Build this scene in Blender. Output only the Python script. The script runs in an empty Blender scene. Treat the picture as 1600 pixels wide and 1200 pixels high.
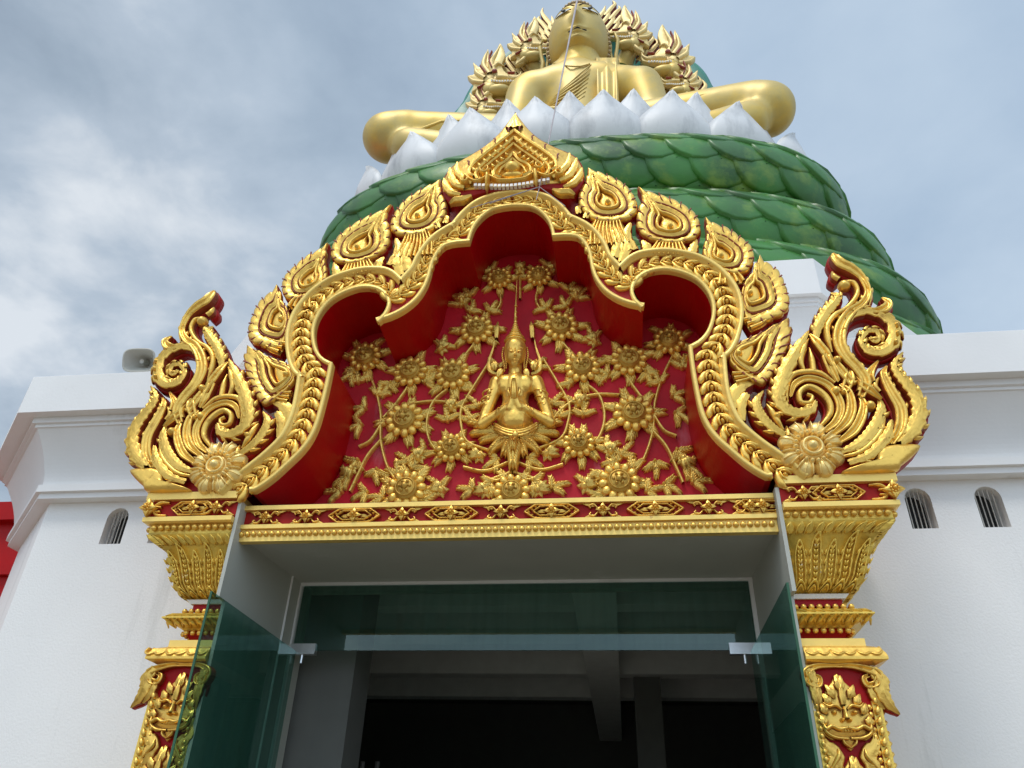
import bpy, math, random
import numpy as np
from mathutils.geometry import tessellate_polygon
from mathutils import Vector
random.seed(7); rng = np.random.default_rng(7)
R = math.radians; PI = math.pi
sc = bpy.context.scene
C = sc.collection

# ------------------------------------------------------------------ camera, sky, sun, exposure
CAM = np.array([.692, -4.4, 1.55]); FPX = 1206.0
P_, Y_, R_ = R(33.0), R(8.3), R(2.08)
fwd = np.array([-math.sin(Y_)*math.cos(P_), math.cos(Y_)*math.cos(P_), math.sin(P_)])
r0 = np.array([math.cos(Y_), math.sin(Y_), 0.0]); u0 = np.cross(r0, fwd)
rt = math.cos(R_)*r0 + math.sin(R_)*u0; up = -math.sin(R_)*r0 + math.cos(R_)*u0
cd = bpy.data.cameras.new("camera"); cam = bpy.data.objects.new("camera", cd); C.objects.link(cam)
cd.sensor_width = 36; cd.lens = 36*FPX/1600; cd.clip_end = 2000; cd.clip_start = .05
from mathutils import Matrix
cam.matrix_world = Matrix(((rt[0], up[0], -fwd[0], CAM[0]), (rt[1], up[1], -fwd[1], CAM[1]), (rt[2], up[2], -fwd[2], CAM[2]), (0, 0, 0, 1)))
sc.camera = cam
sc.view_settings.view_transform = 'Standard'; sc.view_settings.look = 'None'
sc.view_settings.exposure = 0.62; sc.view_settings.gamma = 1
try:
    sc.cycles.use_denoising = True; sc.cycles.max_bounces = 8
except Exception: pass
SUN_EL, SUN_AZ = R(62), R(200)      # azimuth clockwise from +Y
w = bpy.data.worlds.new("World"); sc.world = w; w.use_nodes = True
nt = w.node_tree; nt.nodes.clear()
def N(t, typ, **kw):
    n = t.nodes.new(typ)
    for k, v in kw.items(): setattr(n, k, v)
    return n
def ramp(t, stops, interp='LINEAR'):
    n = t.nodes.new('ShaderNodeValToRGB'); n.color_ramp.interpolation = interp
    e = n.color_ramp.elements
    while len(e) > 1: e.remove(e[-1])
    e[0].position, e[0].color = stops[0][0], (*stops[0][1], 1)
    for p, c in stops[1:]:
        x = e.new(p); x.color = (*c, 1)
    return n
def skynodes():
    L = nt.links.new
    tc = N(nt, 'ShaderNodeTexCoord')
    sep = N(nt, 'ShaderNodeSeparateXYZ'); L(tc.outputs['Generated'], sep.inputs[0])
    mz = N(nt, 'ShaderNodeMath', operation='MAXIMUM'); L(sep.outputs[2], mz.inputs[0]); mz.inputs[1].default_value = .02
    az = N(nt, 'ShaderNodeMath', operation='ADD'); L(mz.outputs[0], az.inputs[0]); az.inputs[1].default_value = .25
    dx = N(nt, 'ShaderNodeMath', operation='DIVIDE'); L(sep.outputs[0], dx.inputs[0]); L(az.outputs[0], dx.inputs[1])
    dy = N(nt, 'ShaderNodeMath', operation='DIVIDE'); L(sep.outputs[1], dy.inputs[0]); L(az.outputs[0], dy.inputs[1])
    cb = N(nt, 'ShaderNodeCombineXYZ'); L(dx.outputs[0], cb.inputs[0]); L(dy.outputs[0], cb.inputs[1])
    def noise(scale, det, rough, dist, off):
        mp = N(nt, 'ShaderNodeMapping'); mp.inputs['Location'].default_value = off; L(cb.outputs[0], mp.inputs[0])
        n = N(nt, 'ShaderNodeTexNoise'); n.inputs['Scale'].default_value = scale; n.inputs['Detail'].default_value = det
        n.inputs['Roughness'].default_value = rough; n.inputs['Distortion'].default_value = dist
        L(mp.outputs[0], n.inputs['Vector']); return n
    n1 = noise(1.7, 6, .5, .15, (11, 3, 0)); n2 = noise(5.5, 8, .55, .2, (6, 6, 0))
    # the left of the view is broken cloud, the right an even veil
    azim = N(nt, 'ShaderNodeMapRange'); L(dx.outputs[0], azim.inputs[0])
    azim.inputs[1].default_value = .15; azim.inputs[2].default_value = -.55
    mx = N(nt, 'ShaderNodeMath', operation='MULTIPLY_ADD'); L(n2.outputs[0], mx.inputs[0]); mx.inputs[1].default_value = .35
    m1 = N(nt, 'ShaderNodeMath', operation='MULTIPLY'); L(n1.outputs[0], m1.inputs[0]); m1.inputs[1].default_value = .65
    L(m1.outputs[0], mx.inputs[2])
    c1 = ramp(nt, [(.36, (.25, .315, .40)), (.46, (.35, .43, .52)), (.535, (.46, .54, .63)), (.62, (.72, .77, .82))])
    c2 = ramp(nt, [(.32, (.37, .49, .64)), (.68, (.55, .665, .79))])
    L(mx.outputs[0], c1.inputs[0]); L(mx.outputs[0], c2.inputs[0])
    mix = N(nt, 'ShaderNodeMixRGB'); L(azim.outputs[0], mix.inputs[0]); L(c2.outputs[0], mix.inputs[1]); L(c1.outputs[0], mix.inputs[2])
    # brighter sky on the sun's side (behind the viewer)
    bk = N(nt, 'ShaderNodeMapRange'); L(sep.outputs[1], bk.inputs[0]); bk.inputs[1].default_value = .2; bk.inputs[2].default_value = -.8
    bk.inputs[3].default_value = 6.9; bk.inputs[4].default_value = 13.5
    vm = N(nt, 'ShaderNodeVectorMath', operation='SCALE'); L(mix.outputs[0], vm.inputs[0]); L(bk.outputs[0], vm.inputs['Scale'])
    sky = N(nt, 'ShaderNodeTexSky', sky_type='NISHITA'); sky.sun_disc = False; sky.sun_elevation = SUN_EL; sky.sun_rotation = SUN_AZ
    m2 = N(nt, 'ShaderNodeMixRGB'); m2.inputs[0].default_value = .92; L(sky.outputs[0], m2.inputs[1]); L(vm.outputs[0], m2.inputs[2])
    bg = N(nt, 'ShaderNodeBackground'); bg.inputs[1].default_value = .1; L(m2.outputs[0], bg.inputs[0])
    out = N(nt, 'ShaderNodeOutputWorld'); L(bg.outputs[0], out.inputs[0])
skynodes()
sd = bpy.data.lights.new("sun", 'SUN'); sd.energy = 1.1; sd.angle = R(18); sd.color = (1, .96, .9)
sun = bpy.data.objects.new("sun", sd); C.objects.link(sun)
sv = Vector((math.sin(SUN_AZ)*math.cos(SUN_EL), math.cos(SUN_AZ)*math.cos(SUN_EL), math.sin(SUN_EL)))
sun.rotation_euler = sv.to_track_quat('Z', 'Y').to_euler()

# ------------------------------------------------------------------ materials
def mat(name, col, rough=.5, metal=0, var=.12, scale=6, bump=.0, bscale=40, stain=None, spec=.5, coat=0):
    m = bpy.data.materials.new(name); m.use_nodes = True; t = m.node_tree; L = t.links.new
    b = t.nodes['Principled BSDF']; b.inputs['Roughness'].default_value = rough; b.inputs['Metallic'].default_value = metal
    b.inputs['Specular IOR Level'].default_value = spec
    if coat: b.inputs['Coat Weight'].default_value = coat; b.inputs['Coat Roughness'].default_value = .15
    tc = N(t, 'ShaderNodeTexCoord')
    n = N(t, 'ShaderNodeTexNoise'); n.inputs['Scale'].default_value = scale; n.inputs['Detail'].default_value = 6; L(tc.outputs['Object'], n.inputs['Vector'])
    lo = tuple(max(0, c*(1-var)) for c in col); hi = tuple(min(1, c*(1+var)) for c in col)
    r = ramp(t, [(.3, lo), (.7, hi)]); L(n.outputs[0], r.inputs[0]); src = r.outputs[0]
    if stain:
        n2 = N(t, 'ShaderNodeTexNoise'); n2.inputs['Scale'].default_value = stain[1]; n2.inputs['Detail'].default_value = 8; n2.inputs['Roughness'].default_value = .65
        mp = N(t, 'ShaderNodeMapping'); mp.inputs['Scale'].default_value = stain[4] if len(stain) > 4 else (1, 1, 1)
        L(tc.outputs['Object'], mp.inputs[0]); L(mp.outputs[0], n2.inputs['Vector'])
        r2 = ramp(t, [(stain[2], (0, 0, 0)), (stain[3], (1, 1, 1))]); L(n2.outputs[0], r2.inputs[0])
        mx = N(t, 'ShaderNodeMixRGB'); L(r2.outputs[0], mx.inputs[0]); L(src, mx.inputs[1]); mx.inputs[2].default_value = (*stain[0], 1); src = mx.outputs[0]
    L(src, b.inputs['Base Color'])
    if bump:
        n3 = N(t, 'ShaderNodeTexNoise'); n3.inputs['Scale'].default_value = bscale; n3.inputs['Detail'].default_value = 4; L(tc.outputs['Object'], n3.inputs['Vector'])
        bp = N(t, 'ShaderNodeBump'); bp.inputs['Strength'].default_value = bump; bp.inputs['Distance'].default_value = .01
        L(n3.outputs[0], bp.inputs['Height']); L(bp.outputs[0], b.inputs['Normal'])
    return m
M = {}
M['gold'] = mat('gold_paint', (.88, .55, .115), .33, .72, .08, 9, .5, 24, ((.50, .25, .05), 12, .57, .72))
M['goldd'] = mat('aged_gold_paint', (.86, .57, .13), .34, .62, .12, 12, .5, 28, ((.42, .22, .04), 20, .55, .7))
M['goldrail'] = mat('pale_gold_paint', (.93, .64, .17), .40, .45, .06, 6, .2, 30, ((.5, .3, .1), 9, .66, .72))
M['goldcap'] = mat('worn_gold_paint', (.82, .56, .10), .40, .45, .12, 10, .5, 30, ((.62, .56, .46), 7, .63, .68))
M['red'] = mat('red_gloss_paint', (.40, .002, .003), .38, 0, .12, 3, .15, 30, spec=.18)
M['redside'] = mat('deep_red_paint', (.34, .010, .006), .5, 0, .2, 8, .1, 30, spec=.2)
M['redpanel'] = mat('faded_crimson_paint', (.46, .010, .020), .55, 0, .25, 2.2, .3, 18, ((.50, .12, .15), 2.6, .62, .74, (1, 1, .3)), spec=.2)
M['white'] = mat('white_wall_paint', (.82, .81, .785), .7, 0, .03, 1.2, .25, 60, ((.55, .55, .52), 3.4, .57, .78, (1, 1, .10)))
M['whitetrim'] = mat('white_moulding_paint', (.80, .79, .77), .6, 0, .03, 2, .1, 40, ((.58, .57, .53), 2.4, .60, .78, (1, 1, .3)))
M['jamb'] = mat('jamb_paint', (.44, .44, .38), .6, 0, .05, 2, .1, 40, ((.50, .49, .44), 3, .62, .7))
M['petal'] = mat('white_petal_paint', (.66, .665, .665), .5, 0, .06, 1.2, .3, 6, ((.36, .37, .38), 1.9, .50, .74, (1, 1, .3)))
M['green'] = mat('green_scale_paint', (.034, .150, .020), .45, 0, .45, 1.1, .3, 9, ((.14, .26, .030), 1.8, .52, .68), coat=.08)
M['greend'] = mat('dark_green_paint', (.02, .10, .045), .5, 0, .2, 1)
M['goldlit'] = mat('bright_gold_leaf', (.95, .68, .24), .36, .45, .08, 12, .3, 30)
M['groove'] = mat('red_brown_groove_paint', (.27, .040, .006), .5, 0, .2, 8)
M['bronze'] = mat('dark_bronze_gold', (.55, .33, .06), .4, .6, .15, 14, .5, 30)
M['teal'] = mat('teal_hood_paint', (.03, .22, .15), .4, 0, .2, 1.2)
M['bgold'] = mat('satin_gold_body', (.60, .45, .15), .46, .34, .08, .9, .3, 3, ((.74, .50, .10), .8, .47, .62))
M['bgoldc'] = mat('cream_gold_paint', (.76, .58, .24), .5, .3, .15, 3, .3, 8)
M['copper'] = mat('brown_red_paint', (.30, .05, .03), .5, 0, .2, 4)
M['black'] = mat('dark_line_paint', (.02, .015, .01), .5)
M['eyewhite'] = mat('eye_white', (.75, .74, .68), .4)
M['tooth'] = mat('tooth_paint', (.85, .8, .74), .4)
M['curl'] = mat('brown_gold_curls', (.42, .30, .15), .5, .3, .25, 5)
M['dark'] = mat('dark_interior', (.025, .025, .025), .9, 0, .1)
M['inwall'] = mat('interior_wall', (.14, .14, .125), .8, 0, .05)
M['inbeam'] = mat('interior_beam_paint', (.80, .80, .76), .8, 0, .05)
M['steel'] = mat('brushed_steel', (.75, .76, .76), .3, .9, .04, 30)
M['bar'] = mat('window_bar_paint', (.66, .64, .6), .5, .1)
M['horn'] = mat('beige_plastic', (.52, .51, .45), .5, 0, .06, 8)
M['cable'] = mat('grey_cable', (.42, .36, .36), .6)
M['ground'] = mat('plaza_concrete', (.27, .23, .18), .8, 0, .15, .6, .2, 20)
def glassmat(name, tint, ior, rough=.0):
    m = bpy.data.materials.new(name); m.use_nodes = True; t = m.node_tree; L = t.links.new; t.nodes.clear()
    fr = N(t, 'ShaderNodeFresnel'); fr.inputs[0].default_value = ior
    tr = N(t, 'ShaderNodeBsdfTransparent'); tr.inputs[0].default_value = (*tint, 1)
    gl = N(t, 'ShaderNodeBsdfGlossy'); gl.inputs['Roughness'].default_value = rough; gl.inputs[0].default_value = (.8, 1, .95, 1)
    tc = N(t, 'ShaderNodeTexCoord'); mp = N(t, 'ShaderNodeMapping'); mp.inputs['Scale'].default_value = (14, 14, .7)
    n = N(t, 'ShaderNodeTexNoise'); n.inputs['Scale'].default_value = 1; n.inputs['Detail'].default_value = 5
    L(tc.outputs['Object'], mp.inputs[0]); L(mp.outputs[0], n.inputs['Vector'])
    df = N(t, 'ShaderNodeBsdfDiffuse'); df.inputs[0].default_value = (.03, .12, .10, 1)     # dust film
    r = ramp(t, [(.3, (.05, .05, .05)), (.8, (.20, .20, .20))]); L(n.outputs[0], r.inputs[0])
    m1 = N(t, 'ShaderNodeMixShader'); L(r.outputs[0], m1.inputs[0]); L(tr.outputs[0], m1.inputs[1]); L(df.outputs[0], m1.inputs[2])
    ge = N(t, 'ShaderNodeNewGeometry'); iv = N(t, 'ShaderNodeMath', operation='SUBTRACT'); iv.inputs[0].default_value = 1; L(ge.outputs['Backfacing'], iv.inputs[1])
    mu = N(t, 'ShaderNodeMath', operation='MULTIPLY'); L(fr.outputs[0], mu.inputs[0]); L(iv.outputs[0], mu.inputs[1])
    m2 = N(t, 'ShaderNodeMixShader'); L(mu.outputs[0], m2.inputs[0]); L(m1.outputs[0], m2.inputs[1]); L(gl.outputs[0], m2.inputs[2])
    o = N(t, 'ShaderNodeOutputMaterial'); L(m2.outputs[0], o.inputs[0]); return m
M['glass'] = glassmat('green_tinted_glass', (.56, .72, .67), 1.75)

# ------------------------------------------------------------------ helpers
def ray(px, py): return (px-800)/FPX*rt - (py-600)/FPX*up + fwd
def PY(px, py, Y=0.0):
    d = ray(px, py); return CAM + (Y-CAM[1])/d[1]*d
def uv(px, py, Y=0.0):
    p = PY(px, py, Y); return (p[0], p[2])
def UV(pts, Y=0.0, o=(0, 0), s=1.0):
    return np.array([uv(o[0]+p[0]/s, o[1]+p[1]/s, Y) for p in pts])
def prop(o, label=None, cat=None, group=None, kind=None):
    if label: o['label'] = label
    if cat: o['category'] = cat
    if group: o['group'] = group
    if kind: o['kind'] = kind
    return o
def thing(name, loc, label, cat, group=None):
    o = bpy.data.objects.new(name, None); o.location = loc; o.empty_display_size = .2; C.objects.link(o)
    return prop(o, label, cat, group, 'thing')
class MB:
    def __init__(s): s.v = []; s.f = []; s.mi = []
    def add(s, V, Fc, mi=None):
        b = len(s.v); s.mi.extend(mi if mi else [0]*len(Fc)); s.v.extend([tuple(float(c) for c in p) for p in V]); s.f.extend([tuple(i+b for i in f) for f in Fc])
    def grid(s, G, cu=False, cv=False, cols=()):
        n = len(G); m = len(G[0]); V = [p for r_ in G for p in r_]; Fc = []; mi = []
        for i in range(n if cu else n-1):
            for j in range(m if cv else m-1):
                Fc.append((i*m+j, ((i+1) % n)*m+j, ((i+1) % n)*m+(j+1) % m, i*m+(j+1) % m)); mi.append(1 if (j in cols or j-m+1 in cols) else 0)
        s.add(V, Fc, mi)
    def box(s, a, b):
        x0, y0, z0 = a; x1, y1, z1 = b
        s.add([(x0, y0, z0), (x1, y0, z0), (x1, y1, z0), (x0, y1, z0), (x0, y0, z1), (x1, y0, z1), (x1, y1, z1), (x0, y1, z1)],
              [(3, 2, 1, 0), (4, 5, 6, 7), (0, 1, 5, 4), (1, 2, 6, 5), (2, 3, 7, 6), (3, 0, 4, 7)])
    def tube(s, P, r, n=8):
        P = np.array(P, float); rr = r if hasattr(r, '__len__') else [r]*len(P); G = []
        for i in range(len(P)):
            t = P[min(i+1, len(P)-1)]-P[max(i-1, 0)]; t /= np.linalg.norm(t)+1e-9
            a = np.cross(t, (0, 0, 1) if abs(t[2]) < .9 else (1, 0, 0)); a /= np.linalg.norm(a); b = np.cross(t, a)
            G.append([P[i]+rr[i]*(math.cos(q)*a+math.sin(q)*b) for q in np.linspace(0, 2*PI, n, endpoint=False)])
        s.grid(G, cv=True); k = len(s.v)
        s.mi += [0, 0]; s.f.append(tuple(range(k-n, k))); s.f.append(tuple(range(k-n*len(P), k-n*len(P)+n)))
    def ball(s, c, r, n=10, m=7, axes=None):
        rx, ry, rz = (r, r, r) if not hasattr(r, '__len__') else r
        A = np.eye(3) if axes is None else np.array(axes); c = np.array(c, float)
        G = [[c+A.T@np.array([rx*math.sin(a)*math.cos(b), ry*math.sin(a)*math.sin(b), rz*math.cos(a)]) for b in np.linspace(0, 2*PI, n, endpoint=False)] for a in np.linspace(.02, PI-.02, m)]
        s.grid(G, cv=True)
    def build(s, name, m, parent=None, smooth=True, label=None, kind=None, edge=None):
        me = bpy.data.meshes.new(name)
        off = np.array(parent_off(parent)) if parent else np.zeros(3)
        V = (np.array(s.v)-off) if len(s.v) else []
        me.from_pydata([tuple(p) for p in V], [], s.f); me.update()
        if smooth: me.polygons.foreach_set('use_smooth', [True]*len(me.polygons))
        me.materials.append(m)
        if edge: me.materials.append(edge); me.polygons.foreach_set('material_index', s.mi)
        o = bpy.data.objects.new(name, me); C.objects.link(o)
        if parent: o.parent = parent
        if label: o['label'] = label
        if kind: o['kind'] = kind
        return o
def parent_off(p):
    t = np.zeros(3)
    while p: t = t+np.array(p.location); p = p.parent
    return t
def cat(P, n=8, closed=False):
    """smooth curve through points"""
    P = np.array(P, float); k = len(P)
    if k < 3 and not closed:
        t = np.linspace(0, 1, n+1)[:, None]; return P[0]*(1-t)+P[-1]*t
    out = []
    for i in range(k if closed else k-1):
        if closed: a, b, c, d = P[i-1], P[i], P[(i+1) % k], P[(i+2) % k]
        else: a = P[i-1] if i else 2*P[0]-P[1]; b = P[i]; c = P[i+1]; d = P[i+2] if i+2 < k else 2*P[-1]-P[-2]
        for t in np.linspace(0, 1, n, endpoint=False):
            out.append(.5*((2*b)+(-a+c)*t+(2*a-5*b+4*c-d)*t*t+(-a+3*b-3*c+d)*t**3))
    if not closed: out.append(P[-1])
    return np.array(out)
class Fr:
    """facade frame: (u, v, height toward viewer) -> world"""
    def __init__(s, Y=0.0, m=1): s.Y = Y; s.m = m
    def __call__(s, u, v, h): return (s.m*u, s.Y-h, v)
ROUND = [(-1, 0), (-.85, .5), (-.5, .9), (0, 1), (.5, .9), (.85, .5), (1, 0)]
GROOVE = [(-1, 0), (-.9, .7), (-.62, 1), (-.3, .72), (0, .45), (.3, .72), (.62, 1), (.9, .7), (1, 0)]
CREST = [(-1, 0), (-.93, .55), (-.75, .72), (-.35, .55), (0, 1), (.35, .55), (.75, .72), (.93, .55), (1, 0)]
FLAT = [(-1, -1), (-1, 1), (1, 1), (1, -1)]
FLATB = [(-1, 0), (-.93, 1), (.93, 1), (1, 0)]
ctr = [0]
def ridge(mb, fr, P, wd, h, w0=0, prof=ROUND, n=8, closed=False, teeth=0, side=0, skirt=.015, tamp=.28):
    """carved strap following path P (uv), half widths wd, height h"""
    P = np.array(P, float); k = len(P)
    Q = cat(P, n, closed); N_ = len(Q)
    wd = np.array(wd if hasattr(wd, '__len__') else [wd]*k, float)
    if closed: ws = np.interp(np.arange(N_)/n, np.arange(k+1), np.append(wd, wd[0]))
    else: ws = np.interp(np.linspace(0, 1, N_)*(k-1) if N_ != (k-1)*n+1 else np.arange(N_)/n, np.linspace(0, k-1, len(wd)), wd)
    T = np.roll(Q, -1, 0)-np.roll(Q, 1, 0) if closed else np.gradient(Q, axis=0)
    T /= (np.linalg.norm(T, axis=1)[:, None]+1e-9); Nn = np.stack([-T[:, 1], T[:, 0]], 1)
    wm = ws.max(); G = []; ctr[0] += 1; jit = (ctr[0] % 17)*.00035
    for i in range(N_):
        hs = h*min(1, (ws[i]/wm)**.6+.05)
        row = []
        ph = (i/(N_-1)*teeth) % 1 if teeth else 0
        for s_, q in prof:
            ww = ws[i]
            if teeth and (side == 0 or side*s_ > 0) and abs(s_) > .5: ww *= 1+tamp*(ph-.5)*(1 if i else 0)
            p = Q[i]+Nn[i]*ww*s_
            row.append(fr(p[0], p[1], w0+jit+hs*q))
        if prof is not FLAT and skirt:
            a = Q[i]-Nn[i]*ws[i]; b = Q[i]+Nn[i]*ws[i]
            row = [fr(a[0], a[1], w0-skirt)]+row+[fr(b[0], b[1], w0-skirt)]
        G.append(row)
    mb.grid(G, cu=closed, cols=(0, 1, -1, -2) if (prof is not FLAT and skirt) else ())
def plank(mb, fr, P, wd, front, back, n=8, closed=False):
    """flat backing strap from depth back to front"""
    ctr[0] += 1; f = front-(ctr[0] % 23)*.0005
    P = np.array(P, float); Q = cat(P, n, closed); N_ = len(Q); k = len(P)
    wd = np.array(wd if hasattr(wd, '__len__') else [wd]*k, float)
    ws = np.interp(np.linspace(0, k-1, N_), np.linspace(0, k-1, len(wd)), wd)
    T = np.gradient(Q, axis=0); T /= (np.linalg.norm(T, axis=1)[:, None]+1e-9); Nn = np.stack([-T[:, 1], T[:, 0]], 1)
    G = []
    for i in range(N_):
        a = Q[i]-Nn[i]*ws[i]; b = Q[i]+Nn[i]*ws[i]
        G.append([fr(a[0], a[1], back), fr(a[0], a[1], f-.004), fr(a[0]*.9+b[0]*.1, a[1]*.9+b[1]*.1, f), fr(a[0]*.1+b[0]*.9, a[1]*.1+b[1]*.9, f), fr(b[0], b[1], f-.004), fr(b[0], b[1], back)])
    mb.grid(G, cv=True)
    mb.add([G[0][0], G[0][1], G[0][4], G[0][5], G[-1][0], G[-1][1], G[-1][4], G[-1][5]], [(0, 1, 2, 3), (4, 5, 6, 7)])
def dome(mb, fr, c, rx, ry, ang, h, w0=0, n=14, m=5, lobes=0, la=.1):
    ca, sa = math.cos(ang), math.sin(ang); G = []; ctr[0] += 1; w0 = w0+(ctr[0] % 13)*.0003
    for i in range(m+1):
        a = i/m*PI/2; rr = math.cos(a); hh = math.sin(a); row = []
        for j in range(n):
            b = 2*PI*j/n; q = rr*(1+(la*math.cos(lobes*b) if lobes else 0)) if rr > .02 else .02
            x, y = rx*q*math.cos(b), ry*q*math.sin(b)
            row.append(fr(c[0]+x*ca-y*sa, c[1]+x*sa+y*ca, w0+h*hh if i else w0-.012))
        G.append(row)
    mb.grid(G, cv=True)
def plate(mb, fr, O, front, back, bev=.006):
    """solid slab with outline O (Nx2)"""
    O = np.array(O, float); c = O.mean(0)
    n = len(O); T = np.roll(O, -1, 0)-np.roll(O, 1, 0); T /= np.linalg.norm(T, axis=1)[:, None]+1e-9
    area = .5*np.sum(O[:, 0]*np.roll(O[:, 1], -1)-np.roll(O[:, 0], -1)*O[:, 1])
    Nn = np.stack([T[:, 1], -T[:, 0]], 1)*(1 if area > 0 else -1)
    I = O-Nn*bev
    V = [fr(p[0], p[1], back) for p in O]+[fr(p[0], p[1], front-bev) for p in O]+[fr(p[0], p[1], front) for p in I]
    Fc = [(i, (i+1) % n, n+(i+1) % n, n+i) for i in range(n)]+[(n+i, n+(i+1) % n, 2*n+(i+1) % n, 2*n+i) for i in range(n)]
    tri = tessellate_polygon([[Vector((p[0], p[1], 0)) for p in O]])
    Fc += [tuple(2*n+i for i in t) for t in tri]+[tuple(t[::-1]) for t in tri]
    mb.add(V, Fc)
def pillow(mb, fr, O, c, h, w0=0, ks=((1, -.15), (.97, .5), (.85, .85), (.6, 1), (.25, .95), (.02, .95))):
    O = np.array(O, float); c = np.array(c, float); ctr[0] += 1; w0 += (ctr[0] % 13)*.0004
    G = [[fr(*(c+(p-c)*k), w0+h*hh) for p in O] for k, hh in ks]; mb.grid(G, cv=True)
def leaf(mb, fr, a, ang, L, W, h, w0=0, bend=0, teeth=3, prof=CREST):
    """small acanthus leaf from point a"""
    t = np.linspace(0, 1, 6); P = []
    for s_ in t:
        x = L*s_; y = bend*L*s_*s_
        P.append((a[0]+x*math.cos(ang)-y*math.sin(ang), a[1]+x*math.sin(ang)+y*math.cos(ang)))
    ridge(mb, fr, P, [W*.35, W*.85, W, W*.8, W*.45, W*.04], h, w0, prof, 3, teeth=teeth)
def acanthus(mb, fr, a, ang, L, W, h, w0=0, bend=0, n=4):
    ca, sa = math.cos(ang), math.sin(ang); a = np.array(a, float)
    pt = lambda t: a+np.array([L*t*ca-bend*L*t*t*sa, L*t*sa+bend*L*t*t*ca])
    ridge(mb, fr, [pt(t) for t in (0, .3, .6, .85, 1)], [W*.22, W*.34, W*.36, W*.24, W*.03], h, w0, CREST, 3)
    for i in range(n):
        t = .10+.72*i/n
        for sg in (-1, 1): leaf(mb, fr, pt(t), ang+bend*2*t+sg*(.85-.35*t), W*(1.25-.45*t)+.01, W*.24, h*.8, w0, -sg*.35, 0, ROUND)
def spiral(c, r, a0, turns, n=12, r1=.15):
    return [(c[0]+r*(1-(1-r1)*t)*math.cos(a0+turns*2*PI*t), c[1]+r*(1-(1-r1)*t)*math.sin(a0+turns*2*PI*t)) for t in np.linspace(0, 1, n)]
def blob(name, caps, vox, m, parent, smooth=6, label=None):
    """one continuous body grown from tapered capsules/ellipsoids (p0,r0,p1,r1)"""
    mb = MB()
    for p0, r0_, p1, r1_ in caps:
        p0 = np.array(p0, float); p1 = np.array(p1, float); d = p1-p0; L = np.linalg.norm(d)
        if L < 1e-6: mb.ball(p0, r0_, 20, 14); continue
        t = d/L; a = np.cross(t, (0, 0, 1) if abs(t[2]) < .9 else (1, 0, 0)); a /= np.linalg.norm(a); b = np.cross(t, a); G = []
        for k in np.linspace(-PI/2, 0, 6): G.append((p0+t*r0_*math.sin(k), max(.001, r0_*math.cos(k))))
        for k in (.25, .5, .75): G.append((p0+d*k, r0_+(r1_-r0_)*k))
        for k in np.linspace(0, PI/2, 6): G.append((p1+t*r1_*math.sin(k), max(.001, r1_*math.cos(k))))
        mb.grid([[c+r_*(math.cos(q)*a+math.sin(q)*b) for q in np.linspace(0, 2*PI, 18, endpoint=False)] for c, r_ in G], cv=True)
        e = len(mb.v); mb.mi += [0, 0]; mb.f.append(tuple(range(e-18, e))); mb.f.append(tuple(range(e-18*len(G), e-18*len(G)+18)))
    o = mb.build(name, m, parent, label=label)
    md = o.modifiers.new('r', 'REMESH'); md.mode = 'VOXEL'; md.voxel_size = vox; md.use_smooth_shade = True
    ms = o.modifiers.new('s', 'SMOOTH'); ms.factor = .6; ms.iterations = smooth
    dg = bpy.context.evaluated_depsgraph_get(); me = bpy.data.meshes.new_from_object(o.evaluated_get(dg))
    o.modifiers.clear(); o.data = me
    me.polygons.foreach_set('use_smooth', [True]*len(me.polygons))
    if not me.materials: me.materials.append(m)
    return o
def poly_holes(mb, loops, f):
    """flat face with holes; f maps (a,b)->world"""
    V = [f(*p) for l in loops for p in l]
    tri = tessellate_polygon([[Vector((p[0], p[1], 0)) for p in l] for l in loops])
    mb.add(V, [tuple(t) for t in tri])

# ------------------------------------------------------------------ ground
g = MB(); g.add([(-400, -400, 0), (400, -400, 0), (400, 400, 0), (-400, 400, 0)], [(0, 1, 2, 3)])
prop(g.build('ground', M['ground'], smooth=False), kind='structure')

# ------------------------------------------------------------------ main white building
WY = 1.0
bld = thing('temple_building', (0, 8, 0), 'white walled temple building with coved cornice behind the golden gate', 'building')
def octo_profile(hx, yf, yb, ch, off):
    """plan loop of a rectangle with chamfered corners grown by off"""
    k = off*math.tan(PI/8)
    x0 = hx+off; y0 = yf-off; y1 = yb+off
    return [(-x0+ch-k+off*0, y0), (x0-ch+k-off*0, y0), (x0, y0+ch-k), (x0, y1-ch+k), (x0-ch+k, y1), (-x0+ch-k, y1), (-x0, y1-ch+k), (-x0, y0+ch-k)]
def plan(xc, yf, yb, ch, off, e=0):
    """xc: half length of the front face; chamfers of size ch at 45 degrees; off grows it outward"""
    k = off*math.tan(PI/8)+e; X = xc+ch
    return [(-xc-k, yf-off), (xc+k, yf-off), (X+off, yf+ch-k), (X+off, yb-ch+k), (xc+k, yb+off), (-xc-k, yb+off), (-X-off, yb-ch+k), (-X-off, yf+ch-k)]
def sweep(mb, xc, yf, yb, ch, prof, sub=1):
    mb.grid([[(x, y, z) for x, y in plan(xc, yf, yb, ch, q[0], q[2] if len(q) > 2 else 0)] for q in prof for z in (q[1],)], cv=True)
XC = 3.95; ZW = 4.10; CH = .95
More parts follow.
